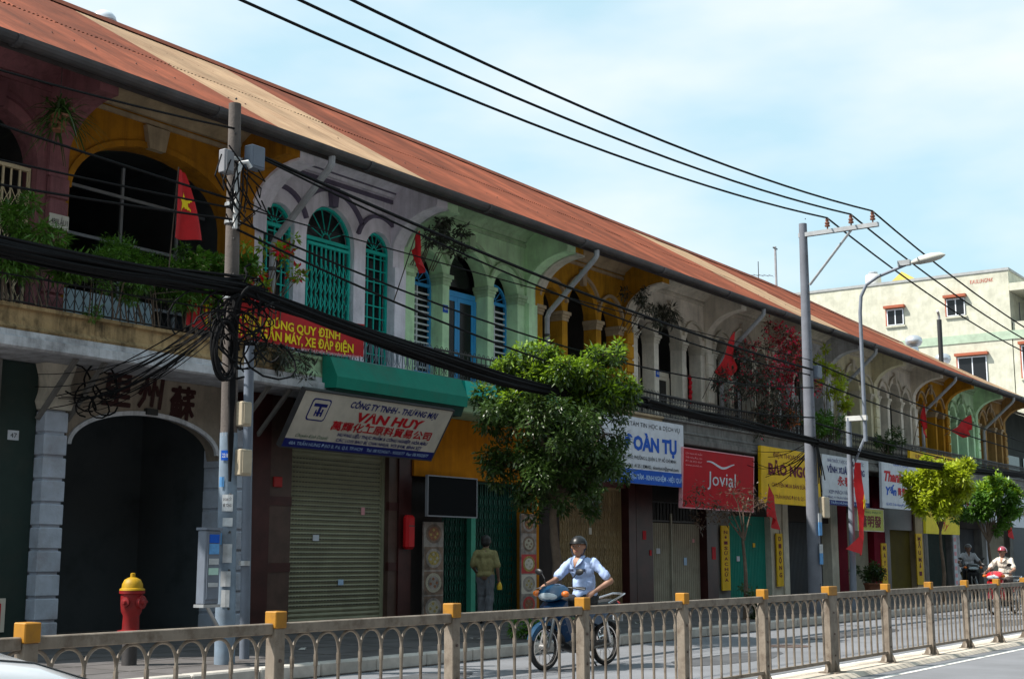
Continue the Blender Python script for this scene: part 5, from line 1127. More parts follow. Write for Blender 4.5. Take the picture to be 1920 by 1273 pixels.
shrub('green balcony plants low behind the right pole', [((38.6, 16.0, 5.5), .4), ((39.5, 16.0, 5.45), .45), ((40.4, 16.0, 5.6), .4)], 2000, lf_mid, .12, .06, seed=23)
shrub('dark green balcony bush right of the lamp post', [((44.6, 16.0, 5.3), .35), ((45.3, 16.0, 5.35), .4), ((45.9, 16.0, 5.25), .3)], 1800, lf_dark, .11, .05, seed=24)
shrub('low green weeds at the foot of the big street tree', [((17.6, 12.0, .28), .26), ((18.1, 12.0, .32), .3), ((18.6, 12.1, .28), .25)], 2200, lf_mid, .10, .03, seed=25, base=(18.1, 12.0, .15), name='ground_shrub', group='ground plants')
shrub('small dark shrub at the foot of the spindly tree', [((25.9, 12.2, .45), .3), ((26.3, 12.3, .4), .28)], 1300, lf_dark, .09, .04, seed=26, base=(26.1, 12.2, .15), name='ground_shrub', group='ground plants')
shrub('dark potted bush before the beige shutter', [((43.3, 16.1, .95), .38), ((43.6, 16.1, .75), .3)], 1500, lf_dark, .10, .05, seed=27, base=(43.4, 16.1, .4), pot=(43.4, 16.1, .15, .28, .42), name='potted_bush', group='ground plants')
# hanging strap-leaved plant under the eave
t = thing('hanging_palm', 'spiky strap leaved plant hanging under the eaves at upper left', 'plant', (11.25, 15.9, 7.1), 'balcony plants')
rg = random.Random(5); b = MB()
for k in range(120):
    a = rg.uniform(0, 6.283); el = rg.uniform(-.5, 1.2); l = rg.uniform(.40, .72); p = Vector((11.25 + rg.gauss(0, .05), 15.9 + rg.gauss(0, .05), 7.66 + rg.gauss(0, .10))); d = Vector((math.cos(a) * math.cos(el), math.sin(a) * math.cos(el), math.sin(el)))
    s = d.cross(Vector((0, 0, 1))).normalized() * .022; vs = []
    for i in range(5):
        u = i / 4; q = p + d * l * u - Vector((0, 0, .62 * l * u * u)); w = 1 - u * .85
        vs += [q - s * w, q + s * w]
    b.add(vs, [(2 * i, 2 * i + 1, 2 * i + 3, 2 * i + 2) for i in range(4)])
tag(b.build('strap_leaves', lf_dark, t, fix=False), kind='stuff')
MB().lathe([(.09, 7.42), (.13, 7.62), (.14, 7.62), (.14, 7.66), (.1, 7.66)], 10, Matrix.Translation((11.25, 15.9, 0))).build('basket', potm, t)
MB().tube([(11.25, 15.9, 7.66), (11.25, 15.9, 8.55)], .006, 4).build('hanger', ironm, t)

# ================================================================== PEOPLE AND VEHICLES
def blob(name, m, parent, segs, balls=(), vox=.014, M=None, smooth_it=4, folds=0.0, fdir=(1, 1, 1)):
    b = MB()
    for p0, r0, p1, r1 in segs:
        p0, p1 = Vector(p0), Vector(p1); n = 4
        b.tube([p0.lerp(p1, i / n) for i in range(n + 1)], [r0 + (r1 - r0) * i / n for i in range(n + 1)], 12)
        b.ball(p0, r0 * .999, 12, 8); b.ball(p1, r1 * .999, 12, 8)
    for c, r in balls: b.ball(c, r, 14, 10)
    me = bpy.data.meshes.new(name); me.from_pydata([tuple(M @ Vector(p)) if M else p for p in b.v], [], b.f)
    o = bpy.data.objects.new(name, me); COL.objects.link(o)
    md = o.modifiers.new('r', 'REMESH'); md.mode = 'VOXEL'; md.voxel_size = vox; md.use_smooth_shade = True
    sm = o.modifiers.new('s', 'SMOOTH'); sm.factor = .5; sm.iterations = smooth_it
    dg = bpy.context.evaluated_depsgraph_get(); ne = bpy.data.meshes.new_from_object(o.evaluated_get(dg)); bpy.data.objects.remove(o)
    ne.materials.clear(); ne.materials.append(m)
    if folds:
        ns = [v.normal.copy() for v in ne.vertices]
        for v, nn_ in zip(ne.vertices, ns):
            p = Vector((v.co.x * fdir[0], v.co.y * fdir[1], v.co.z * fdir[2]))
            v.co += nn_ * folds * (mnoise.noise(p * 11) + .7 * abs(mnoise.noise(p * 19 + Vector((3, 1, 7)))) - .3)
    for p in ne.polygons: p.use_smooth = True
    q = bpy.data.objects.new(name, ne); COL.objects.link(q); q.parent = parent
    return q
skin = mat('skin', (.30, .155, .10), .55, .12, 12); skin2 = mat('skin_dark', (.20, .11, .075), .6, .12, 12); hairm = mat('black_hair', (.012, .011, .011), .6, .2, 40); eyew = mat('eye_white', (.6, .58, .55), .3, 0); eyed = mat('eye_dark', (.01, .008, .007), .2, 0); lipm = mat('lips', (.26, .09, .08), .5, 0)

def head_parts(segs, balls, hc, f, r=.098):                # hc head centre, f facing (unit, horizontal); adds skull, jaw, nose and ears
    hc = Vector(hc); f = Vector(f).normalized(); s = Vector((-f.y, f.x, 0))
    balls += [(hc + Vector((0, 0, .015)), (r * .86, r * .86, r * 1.05)), (hc + f * .02 - Vector((0, 0, .05)), (.066, .066, .075)), (hc + f * .035 - Vector((0, 0, .088)), (.035, .04, .03))]
    segs += [(hc + f * .083 + Vector((0, 0, .008)), .009, hc + f * .102 - Vector((0, 0, .030)), .015), (hc + s * .088 - Vector((0, 0, .02)), .013, hc + s * .092 + Vector((0, 0, .02)), .016), (hc - s * .088 - Vector((0, 0, .02)), .013, hc - s * .092 + Vector((0, 0, .02)), .016), (hc + f * .072 + s * .045 + Vector((0, 0, .032)), .012, hc + f * .080 + s * .015 + Vector((0, 0, .034)), .012), (hc + f * .072 - s * .045 + Vector((0, 0, .032)), .012, hc + f * .080 - s * .015 + Vector((0, 0, .034)), .012)]
def face(parent, hc, f):
    hc = Vector(hc); f = Vector(f).normalized(); s = Vector((-f.y, f.x, 0))
    for q in (-1, 1):
        c = hc + f * .079 + s * .033 * q + Vector((0, 0, .008)); b = MB(); b.ball(c, (.013, .013, .008), 8, 6); e = b.build('eye', eyew, parent, True); b = MB(); b.ball(c + f * .008, (.007, .007, .007), 8, 6); b.build('pupil', eyed, e, True)
        b = MB(); b.tube([hc + f * .088 + s * .016 * q + Vector((0, 0, .034)), hc + f * .086 + s * .034 * q + Vector((0, 0, .040)), hc + f * .074 + s * .052 * q + Vector((0, 0, .032))], [.004, .005, .003], 5); b.build('eyebrow', hairm, parent)
    b = MB(); b.tube([hc + f * .079 + s * .026 - Vector((0, 0, .060)), hc + f * .090 - Vector((0, 0, .057)), hc + f * .079 - s * .026 - Vector((0, 0, .060))], [.004, .008, .004], 6); b.build('mouth', lipm, parent)
def hand(segs, w, d, up_, curl=.5, s=1.0, thumb=1):        # wrist, pointing direction, back-of-hand direction
    w = Vector(w); d = Vector(d).normalized(); u = Vector(up_); u = (u - d * u.dot(d)).normalized(); side = d.cross(u) * thumb
    segs += [(w, .027 * s, w + d * .05 * s, .030 * s), (w + side * .022 * s, .016 * s, w + d * .085 * s + side * .030 * s, .015 * s), (w - side * .022 * s, .016 * s, w + d * .078 * s - side * .030 * s, .014 * s)]
    for k, (o, l) in enumerate(((.030, .068), (.011, .078), (-.010, .072), (-.030, .055))):
        a = w + d * .083 * s + side * o * s; c1 = a + (d * math.cos(curl) - u * math.sin(curl)) * l * .5 * s; c2 = c1 + (d * math.cos(curl * 2.1) - u * math.sin(curl * 2.1)) * l * .5 * s
        segs += [(a, .0105 * s, c1, .0095 * s), (c1, .0095 * s, c2, .008 * s)]
    t0 = w + d * .02 * s + side * .03 * s; t1 = t0 + (d * .6 + side * .7 - u * .3).normalized() * .04 * s; segs += [(t0, .013 * s, t1, .011 * s), (t1, .011 * s, t1 + (d * .85 + side * .2 - u * .4).normalized() * .032 * s, .009 * s)]

# ------------------------------------------------------------------ motorbike
rub = mat('tyre_rubber', (.018, .018, .019), .85, .2, 12); chrome = mat('chrome', (.62, .62, .64), .2, .05, 6, metal=.95); alu = mat('engine_aluminium', (.22, .22, .22), .45, .3, 14, metal=.6, dirt=.4, dcol=(.04, .035, .03)); blackp = mat('black_plastic', (.015, .015, .016), .45, .1, 8); seatm = mat('black_vinyl', (.02, .02, .022), .5, .1, 8); lensm = mat('headlamp_lens', (.36, .42, .46), .12, .1, 10, coat=.6); orangem = mat('indicator_orange', (.70, .16, .01), .25, 0, coat=.4); tailred = mat('tail_red', (.45, .01, .01), .25, 0, coat=.4)
def xz(pts, w0, w1, b=None, taper=None):               # side outline swept across the bike, edges drawn in
    b = b or MB(); k = len(pts); cx = sum(p[0] for p in pts) / k; cz = sum(p[1] for p in pts) / k
    rings = [(-w1, .88), (-w0, 1.0), (w0, 1.0), (w1, .88)]; vs = [(cx + (x - cx) * s, y, cz + (z - cz) * s) for y, s in rings for x, z in pts]
    fs = [tuple(range(k)), tuple(range(4 * k - 1, 3 * k - 1, -1))] + [(r * k + i, r * k + (i + 1) % k, (r + 1) * k + (i + 1) % k, (r + 1) * k + i) for r in range(3) for i in range(k)]
    b.add(vs, fs); return b
def motorbike(label, body, body2, loc, heading, name='motorbike', group='motorbikes', steer=0, scooter=False):
    r = thing(name, label, 'motorbike', (0, 0, 0), group)
    def wheel(cx, R_=.285):
        vs = MB(); nn = 28; mm = 8; v = []; f = []
        for i in range(nn):
            a = 2 * math.pi * i / nn
            for j in range(mm):
                q = 2 * math.pi * j / mm; rr_ = R_ - .033 + .034 * math.cos(q); v.append((cx + rr_ * math.cos(a), .032 * math.sin(q), .286 + rr_ * math.sin(a)))
        f = [(i * mm + j, ((i + 1) % nn) * mm + j, ((i + 1) % nn) * mm + (j + 1) % mm, i * mm + (j + 1) % mm) for i in range(nn) for j in range(mm)]
        vs.add(v, f); t = vs.build('tyre', rub, r, True)
        rm_ = MB(); prof = [(R_ - .068, -.022), (R_ - .052, -.024), (R_ - .058, 0), (R_ - .052, .024), (R_ - .068, .022)]
        v = [(cx + q * math.cos(2 * math.pi * i / nn), y, .286 + q * math.sin(2 * math.pi * i / nn)) for i in range(nn) for q, y in prof]
        rm_.add(v, [(i * 5 + j, ((i + 1) % nn) * 5 + j, ((i + 1) % nn) * 5 + j + 1, i * 5 + j + 1) for i in range(nn) for j in range(4)]); rm_.build('rim', chrome, t, True)
        h_ = MB(); h_.tube([(cx, -.055, .286), (cx, .055, .286)], .05, 14); h_.build('hub', alu, t, True)
        sp = MB()
        for k in range(18):
            a = 2 * math.pi * k / 18; a2 = a + (.35 if k % 2 else -.35); y = .03 if k % 4 < 2 else -.03
            sp.tube([(cx + .048 * math.cos(a2), y, .286 + .048 * math.sin(a2)), (cx + (R_ - .06) * math.cos(a), 0, .286 + (R_ - .06) * math.sin(a))], .0028, 4)
        tag(sp.build('spokes', chrome, t), kind='stuff')
    wheel(.62); wheel(-.61)
    for s in (-1, 1): MB().tube([(.62, s * .065, .286), (.53, s * .065, .56), (.47, s * .055, .74)], [.022, .024, .02], 8).build('fork_leg', alu, r, True)
    v = []; n = 12
    for i in range(n + 1):
        a = R(20 + 125 * i / n); rr_ = .315; w = .05 + .012 * math.sin(math.pi * i / n)
        for y, dr in ((-w, -.045), (-w * .7, .0), (0, .018), (w * .7, 0), (w, -.045)): v.append((.62 + (rr_ + dr) * math.cos(a), y, .286 + (rr_ + dr) * math.sin(a)))
    b = MB(); b.add(v, [(i * 5 + j, i * 5 + j + 1, i * 5 + j + 6, i * 5 + j + 5) for i in range(n) for j in range(4)]); b.build('front_fender', body, r, True, fix=False)
    # leg shields, front panel
    xz([(.44, .86), (.50, .80), (.46, .66), (.36, .45), (.30, .34), (.25, .36), (.30, .55), (.37, .78), (.39, .88)], .10, .19).build('leg_shield', body2, r, True)
    xz([(.47, .84), (.54, .78), (.52, .68), (.45, .60), (.42, .72)], .05, .09).build('front_panel', body2, r, True)
    # headlamp cowl
    b = MB(); rings = [(.585, .905, .08, .04), (.55, .92, .17, .075), (.48, .95, .215, .10), (.39, .985, .215, .085), (.29, .99, .13, .05)]; v = []; n = 14
    for x, z, ry, rz in rings:
        for j in range(n): q = 2 * math.pi * j / n; v.append((x, ry * math.cos(q), z + rz * math.sin(q)))
    b.add(v, [(i * n + j, i * n + (j + 1) % n, (i + 1) * n + (j + 1) % n, (i + 1) * n + j) for i in range(4) for j in range(n)] + [tuple(range(n))[::-1], tuple(4 * n + j for j in range(n))]); b.build('headlamp_cowl', body, r, True)
    MB().ball((.545, 0, .912), (.055, .160, .056), 18, 10).build('headlamp', lensm, r, True)
    for s in (-1, 1):
        MB().ball((.49, s * .235, .945), (.05, .055, .04), 10, 8).build('indicator', orangem, r, True)
        MB().tube([(.36, s * .05, .99), (.34, s * .18, 1.02), (.27, s * .33, 1.01)], .013, 8).build('handlebar', blackp, r, True); MB().tube([(.30, s * .26, 1.015), (.255, s * .37, 1.008)], .020, 8).build('grip', rub, r, True)
        MB().tube([(.335, s * .27, 1.02), (.30, s * .40, 1.0)], .007, 5).build('brake_lever', alu, r)
        m_ = MB(); m_.tube([(.33, s * .22, 1.03), (.34, s * .23, 1.13), (.33, s * .29, 1.20)], .007, 6); m2 = m_.build('mirror_stalk', blackp, r); M_ = Matrix.Translation((.33, s * .34, 1.215)) @ Matrix.Rotation(R(12 * s), 4, 'X'); MB().ball((0, 0, 0), (.022, .068, .040), 12, 8, M_).build('mirror', blackp, m2, True)
    # body
    xz([(.36, .60), (.10, .56), (-.10, .62), (-.20, .70), (-.20, .56), (.02, .44), (.28, .42)], .05, .085).build('frame_cover', body, r, True)
    xz([(-.08, .72), (-.30, .70), (-.78, .82), (-.84, .76), (-.62, .64), (-.30, .52), (-.12, .56)], .08, .135).build('side_cover', body, r, True)
    xz([(.02, .735), (-.10, .775), (-.45, .80), (-.74, .855), (-.78, .82), (-.45, .73), (-.06, .705)], .09, .13).build('seat', seatm, r, True)
    MB().ball((-.83, 0, .79), (.04, .10, .045), 12, 8).build('tail_lamp', tailred, r, True)
    v = []; n = 9
    for i in range(n + 1):
        a = R(45 + 110 * i / n)
        for y, dr in ((-.07, -.04), (-.05, 0), (.05, 0), (.07, -.04)): v.append((-.61 + (.325 + dr) * math.cos(a), y, .286 + (.325 + dr) * math.sin(a)))
    b = MB(); b.add(v, [(i * 4 + j, i * 4 + j + 1, i * 4 + j + 5, i * 4 + j + 4) for i in range(n) for j in range(3)]); b.build('rear_fender', blackp, r, True, fix=False)
    xz([(.26, .42), (.30, .34), (.18, .24), (-.14, .22), (-.20, .32), (-.05, .42), (.1, .46)], .09, .12).build('engine', alu, r, True)
    xz([(.38, .56), (.36, .40), (.26, .26), (.05, .19), (-.28, .20), (-.36, .34), (-.28, .54), (.0, .50)], .06, .10).build('under_cowl', blackp, r, True)
    MB().tube([(.30, 0, .36), (.17, 0, .36)], [.075, .085], 10).build('cylinder_head', alu, r, True)
    MB().tube([(.26, -.08, .33), (.15, -.12, .22), (-.2, -.14, .22), (-.42, -.15, .27), (-.85, -.16, .36)], [.018, .018, .022, .042, .045], 10).build('exhaust', chrome, r, True)
    xz([(-.12, .30), (-.58, .33), (-.66, .29), (-.58, .24), (-.14, .24)], .075, .095).build('chain_cover', blackp, r, True)
    for s in (-1, 1):
        MB().tube([(-.60, s * .09, .30), (-.46, s * .11, .66)], .026, 8).build('rear_shock', chrome, r, True); MB().tube([(.02, s * .06, .27), (.02, s * .24, .27)], .018, 6).build('footpeg', rub, r, True); MB().tube([(-.18, s * .08, .24), (-.61, s * .085, .286)], .02, 6).build('swing_arm', alu, r)
    MB().tube([(-.50, .15, .80), (-.66, .16, .86), (-.92, .10, .92), (-.92, -.10, .92), (-.66, -.16, .86), (-.50, -.15, .80)], .013, 6).build('grab_rail', chrome, r, True)
    MB().box(-.905, -.895, -.08, .08, .56, .66).build('number_plate', paper, r)
    MB().tube([(-.05, .12, .24), (-.13, .24, .03)], .012, 6).build('side_stand', blackp, r)
    r.location = loc; r.rotation_euler = (0, 0, heading)
    return r
HEAD1 = math.atan2(9.54 - 9.40, 14.2 - 15.43)
bike_blue = mat('metallic_blue', (.004, .055, .13), .3, .15, 8, coat=.5, metal=.1); bike_blue2 = mat('metallic_blue_deep', (.003, .03, .085), .3, .1, 8, coat=.5); bike_red = mat('scooter_red', (.45, .008, .015), .22, .1, 8, coat=.8); bike_dk = mat('motorbike_black', (.018, .019, .022), .3, .1, 8, coat=.5)
B1c = (14.2 + (15.43 - 14.2) * .505, 9.54 - .14 * .505, .004)
motorbike('blue motorbike ridden along the road behind the median fence', bike_blue, bike_blue2, B1c, HEAD1)
shirt_b = mat('pale_blue_shirt', (.34, .44, .68), .85, .08, 10); stripe = mat('navy_stripe', (.02, .03, .07), .85, 0); jeans = mat('blue_jeans', (.03, .07, .18), .9, .25, 14); dkpants = mat('black_trousers', (.014, .014, .016), .9, .2, 10); helm = mat('helmet_black', (.010, .010, .011), .38, .05, 8, spec=.35); helm_r = mat('helmet_red', (.28, .04, .06), .15, .05, 8, coat=.8); shoe = mat('dark_shoe', (.02, .018, .018), .5, .1, 10)
def rider(label, loc, heading, shirtm, pantm, helmm, skinm, both=False, stripes=False, facing=(1, 0, 0), group='people', beard=False):
    r = thing('person', label, 'person', (0, 0, 0), group)
    hip = Vector((-.22, 0, .86)); neck = Vector((-.11, 0, 1.40)); hc = Vector((-.07, 0, 1.535))
    sh = {1: Vector((-.14, .185, 1.335)), -1: Vector((-.14, -.185, 1.335))}
    el = {-1: Vector((.02, -.33, 1.10)), 1: Vector((.02, .33, 1.10)) if both else Vector((-.22, .41, 1.10))}
    wr = {-1: Vector((.22, -.32, 1.045)), 1: Vector((.22, .32, 1.045)) if both else Vector((-.03, .27, .955))}
    kn = {s: Vector((.17, s * .17, .80)) for s in (1, -1)}; an = {s: Vector((.02, s * .175, .35)) for s in (1, -1)}
    segs = []; balls = [(hip, (.12, .15, .11)), (Vector((-.18, 0, 1.12)), (.09, .135, .17)), (Vector((-.14, 0, 1.28)), (.085, .145, .10))]
    segs += [(neck - Vector((0, 0, .06)), .058, neck + Vector((.015, 0, .07)), .052)]
    head_parts(segs, balls, hc, facing)
    for s in (1, -1):
        segs += [(sh[s], .044, sh[s].lerp(el[s], .6), .040), (sh[s].lerp(el[s], .6), .040, el[s], .040), (el[s], .041, wr[s], .027), (hip + Vector((0, s * .08, 0)), .085, kn[s], .06), (kn[s], .058, an[s], .04), (an[s], .04, an[s] + Vector((.15, 0, -.05)), .032)]
    hand(segs, wr[-1], (.5, -.1, -.35), (.4, -.1, .9), 1.1, 1.0, -1)
    if both: hand(segs, wr[1], (.5, .1, -.35), (.4, .1, .9), 1.1, 1.0, 1)
    else: hand(segs, wr[1], (.45, -.55, -.55), (.3, .5, .8), .55, 1.0, 1)
    blob('body', skinm, r, segs, balls, .0115, smooth_it=3)
    face(r, hc, facing)
    g = .016
    ss = []
    for s in (1, -1):
        e_ = sh[s].lerp(el[s], .74)
        ss += [(Vector((-.12, s * .07, 1.355)), .04, sh[s] + Vector((0, -s * .01, .008)), .060), (sh[s] + Vector((0, -s * .01, .0)), .068, e_, .064)]
    sb = [(Vector((-.20, 0, .92)), (.135, .180, .10)), (Vector((-.18, 0, 1.08)), (.128, .172, .20)), (Vector((-.14, 0, 1.24)), (.125, .188, .14)), (Vector((-.13, 0, 1.33)), (.095, .185, .07))]
    blob('shirt', shirtm, r, ss, sb, .0115, smooth_it=3, folds=.022, fdir=(.8, 1.2, .55))
    b = MB(); b.add([(.012, 0, 1.262), (.0, .030, 1.33), (-.010, .042, 1.365), (-.06, .045, 1.405), (-.05, 0, 1.41), (-.06, -.045, 1.405), (-.010, -.042, 1.365), (.0, -.030, 1.33), (.006, 0, 1.335)], [(0, 1, 8), (1, 2, 8), (2, 3, 4, 8), (4, 5, 6, 8), (6, 7, 8), (7, 0, 8)]); b.build('open_neck', skinm, r, True, fix=False)
    f = Vector(facing).normalized()
    for s in (1, -1):
        b = MB(); lp = [(.016, s * .014, 1.275), (.004, s * .085, 1.325), (-.055, s * .105, 1.398), (-.10, s * .085, 1.425), (-.075, s * .050, 1.420), (-.012, s * .038, 1.362)]
        b.add(lp + [(x - .010, y, z - .006) for x, y, z in lp], [tuple(range(6)), tuple(range(6, 12))] + [(k, (k + 1) % 6, 6 + (k + 1) % 6, 6 + k) for k in range(6)]); b.build('collar', shirtm, r)
        if stripes:
            b = MB(); v = []
            for i in range(5):
                y = s * (.02 + .12 * i / 4); x = -.14 + .125 * math.sqrt(max(.02, 1 - (y / .187) ** 2)) + .022
                v += [(x, y, 1.215), (x, y, 1.250)]
            b.add(v, [(2 * i, 2 * i + 2, 2 * i + 3, 2 * i + 1) for i in range(4)]); b.build('chest_stripe', stripe, r, fix=False)
    ps = []
    for s in (1, -1): ps += [(hip + Vector((-.02, s * .075, -.005)), .105, kn[s], .078), (kn[s], .078, an[s] + Vector((0, 0, .02)), .062)]
    blob('trousers', pantm, r, ps, [(hip, (.145, .18, .11))], .0125, smooth_it=3, folds=.018)
    for s in (1, -1): blob('shoe', shoe, r, [(an[s] + Vector((-.03, 0, -.045)), .038, an[s] + Vector((.10, 0, -.055)), .042), (an[s] + Vector((.1, 0, -.055)), .042, an[s] + Vector((.17, 0, -.060)), .034)], (), .012)
    # open-face helmet
    b = MB(); v = []; n = 20; m = 9
    sd_ = Vector((-f.y, f.x, 0))
    for i in range(m + 1):
        for j in range(n):
            q = 2 * math.pi * j / n; fr = math.cos(q); lim = R(82 + (28 if fr < .2 else 0) + (10 if fr < -.4 else 0)); a = lim * i / m
            d = f * (math.sin(a) * math.cos(q) * .128) + sd_ * (math.sin(a) * math.sin(q) * .115) + Vector((0, 0, math.cos(a) * .125)); v.append(hc + d + Vector((0, 0, .022)) - f * .008)
    b.add(v, [(i * n + j, i * n + (j + 1) % n, (i + 1) * n + (j + 1) % n, (i + 1) * n + j) for i in range(m) for j in range(n)])
    h_ = b.build('helmet', helmm, r, True)
    b = MB(); pk = []
    for j in range(9):
        q = R(-62 + 124 * j / 8); pk.append((hc + f * .122 * math.cos(q) + sd_ * .112 * math.sin(q) + Vector((0, 0, .046)), hc + f * (.122 * math.cos(q) + .05 * math.cos(q * 1.3)) + sd_ * .114 * math.sin(q) + Vector((0, 0, .036))))
    v = [p for a_ in pk for p in a_]; b.add(v + [p + Vector((0, 0, .008)) for p in v], [(2 * i, 2 * i + 1, 2 * i + 3, 2 * i + 2) for i in range(8)] + [(18 + 2 * i, 18 + 2 * i + 1, 18 + 2 * i + 3, 18 + 2 * i + 2) for i in range(8)] + [(2 * i + 1, 2 * i + 3, 18 + 2 * i + 3, 18 + 2 * i + 1) for i in range(8)]); b.build('helmet_peak', helmm, h_)
    b = MB(); b.tube([hc + sd_ * .098 + Vector((0, 0, -.02)), hc + sd_ * .07 + f * .02 - Vector((0, 0, .10)), hc + f * .03 - Vector((0, 0, .122)), hc - sd_ * .07 + f * .02 - Vector((0, 0, .10)), hc - sd_ * .098 + Vector((0, 0, -.02))], .007, 5); b.build('chin_strap', stripe, h_)
    r.location = loc; r.rotation_euler = (0, 0, heading)
    return r
rider('person in pale blue short sleeved shirt and black helmet riding the blue motorbike', B1c, HEAD1, shirt_b, dkpants, helm, skin, stripes=True, facing=(.9, .35, 0))
B2c = (35.0, 9.6, .004)
motorbike('red scooter coming down the road at the far right', bike_red, bike_red, B2c, math.pi - .15, name='scooter')
rider('person in cream shirt and dark red helmet riding the red scooter', B2c, math.pi - .15, mat('cream_shirt', (.62, .56, .48), .85, .1, 10), mat('brown_trousers', (.05, .035, .03), .9, .1, 10), helm_r, skin, both=True)
motorbike('black motorbike parked on the pavement behind the red scooter', bike_dk, bike_dk, (43.4, 12.9, .154), math.pi + .5)
rider('person in pale shirt sitting on the parked black motorbike', (43.4, 12.9, .154), math.pi + .5, mat('grey_white_shirt', (.46, .48, .52), .85, .1, 10), dkpants, mat('helmet_grey', (.14, .14, .15), .3, .05), skin2, both=True)
# standing person seen from behind
def walker(label, loc, heading):
    r = thing('person', label, 'person', (0, 0, 0), 'people'); pol = mat('khaki_polo', (.24, .21, .09), .9, .15, 10); gp_ = mat('grey_trousers', (.13, .135, .15), .9, .15, 10); yb = mat('yellow_plastic', (.70, .42, .01), .4, .1)
    hip = Vector((0, 0, .92)); hc = Vector((.03, 0, 1.545)); segs = []; balls = [(hip, (.12, .155, .12)), (Vector((-.01, 0, 1.15)), (.10, .15, .19)), (Vector((0, 0, 1.30)), (.105, .17, .11))]
    segs += [(Vector((0, 0, 1.35)), .058, Vector((.02, 0, 1.46)), .052)]; head_parts(segs, balls, hc, (1, 0, 0))
    A = {1: (Vector((0, .175, 1.335)), Vector((-.02, .25, 1.08)), Vector((.16, .22, .98))), -1: (Vector((0, -.175, 1.335)), Vector((-.03, -.235, 1.06)), Vector((.10, -.235, .86)))}
    Lg = {1: (Vector((.02, .085, .90)), Vector((.10, .09, .50)), Vector((.02, .09, .10))), -1: (Vector((-.01, -.085, .90)), Vector((-.02, -.09, .50)), Vector((-.12, -.09, .10)))}
    for s in (1, -1):
        a, b_, c = A[s]; segs += [(a, .042, a.lerp(b_, .6), .040), (a.lerp(b_, .6), .040, b_, .040), (b_, .040, c, .027)]; h_, k, n = Lg[s]; segs += [(h_, .085, k, .06), (k, .058, n, .04), (n, .04, n + Vector((.14, 0, -.05)), .032)]
    hand(segs, A[1][2], (.8, -.2, -.3), (0, .3, 1), .7, 1, 1); hand(segs, A[-1][2], (.3, 0, -.95), (0, -1, 0), .6, 1, -1)
    blob('body', skin2, r, segs, balls, .0125, smooth_it=3); face(r, hc, (1, 0, 0))
    blob('polo_shirt', pol, r, [(A[s][0], .064, A[s][0].lerp(A[s][1], .85), .072) for s in (1, -1)] + [(Vector((0, s * .05, 1.375)), .045, A[s][0], .062) for s in (1, -1)], [(Vector((0, 0, .93)), (.150, .192, .10)), (Vector((-.01, 0, 1.10)), (.140, .185, .22)), (Vector((0, 0, 1.29)), (.125, .186, .12)), (Vector((0, 0, 1.375)), (.08, .14, .05))], .0125, smooth_it=3, folds=.024, fdir=(1.1, 1.1, .5))
    MB().lathe([(.066, 1.385), (.070, 1.43), (.062, 1.435)], 14, Matrix.Translation((.005, 0, 0))).build('polo_collar', pol, r, True)
    ps = []
    for s in (1, -1): h_, k, n = Lg[s]; ps += [(h_, .105, k, .082), (k, .082, n, .074)]
    blob('trousers', gp_, r, ps, [(hip, (.135, .172, .11))], .0135, smooth_it=3, folds=.024, fdir=(1.2, 1.2, .5))
    for s in (1, -1): n = Lg[s][2]; blob('shoe', shoe, r, [(n + Vector((-.03, 0, -.06)), .036, n + Vector((.10, 0, -.064)), .036), (n + Vector((.1, 0, -.064)), .036, n + Vector((.17, 0, -.068)), .03)], (), .012)
    blob('hair', hairm, r, [], [(hc + Vector((-.016, 0, .040)), (.104, .100, .100)), (hc + Vector((-.040, 0, -.005)), (.080, .096, .090))], .011)
    r.location = loc; r.rotation_euler = (0, 0, heading)
    t = thing('yellow_bag', 'small yellow plastic bag held by the person before the green gate', 'bag', (0, 0, 0))
    M_ = Matrix.Translation(Vector(loc)) @ Matrix.Rotation(heading, 4, 'Z')
    b = MB(); b.lathe([(.02, -.10), (.05, -.09), (.055, -.03), (.035, .03), (.015, .06), (.03, .08)], 9, M_ @ Matrix.Translation((.145, -.245, .73))); b.build('bag_body', yb, t, True)
walker('person in khaki polo shirt standing before the green folding gate', (21.05, 15.5, .152), R(25))

# ------------------------------------------------------------------ white car (its bonnet shows at the lower left)
carw = mat('pearl_white_paint', (.72, .72, .74), .18, .03, 5, coat=1.0); carg = mat('car_glass', (.02, .025, .03), .05, 0, coat=.5)
NX, CY = 3.55, 4.95
r = thing('white_car', 'white car bonnet poking in at the lower left corner', 'car', (NX, CY, 0))
secs = [(0, .52, .50, .70), (-.06, .70, .46, .80), (-.18, .80, .42, .90), (-.36, .86, .40, 1.005), (-.65, .885, .38, 1.10), (-1.1, .90, .38, 1.16), (-1.75, .905, .38, 1.20), (-2.4, .91, .38, 1.22), (-3.2, .91, .38, 1.23), (-3.9, .89, .40, 1.23), (-4.4, .84, .44, 1.20), (-4.6, .72, .52, 1.1)]
v = []
for dx, hw, zb, zt in secs:
    h_ = zt - zb
    ring = [(-.86, 0), (-.97, .12), (-1.0, .40), (-.985, .66), (-.93, .82), (-.80, .905), (-.5, .965), (0, 1.0), (.5, .965), (.80, .905), (.93, .82), (.985, .66), (1.0, .40), (.97, .12), (.86, 0)]
    v += [(NX + dx, CY + a * hw, zb + c * h_) for a, c in ring]
n = 15
b = MB(); b.add(v, [(i * n + j, i * n + (j + 1) % n, (i + 1) * n + (j + 1) % n, (i + 1) * n + j) for i in range(len(secs) - 1) for j in range(n)] + [tuple(range(n)), tuple((len(secs) - 1) * n + j for j in range(n))[::-1]])
b.build('body', carw, r, True)
cab = [(-1.88, .80, 1.14, 1.19), (-2.35, .70, 1.1, 1.70), (-2.9, .68, 1.1, 1.76), (-3.8, .68, 1.1, 1.72), (-4.5, .74, 1.1, 1.14)]
v = []
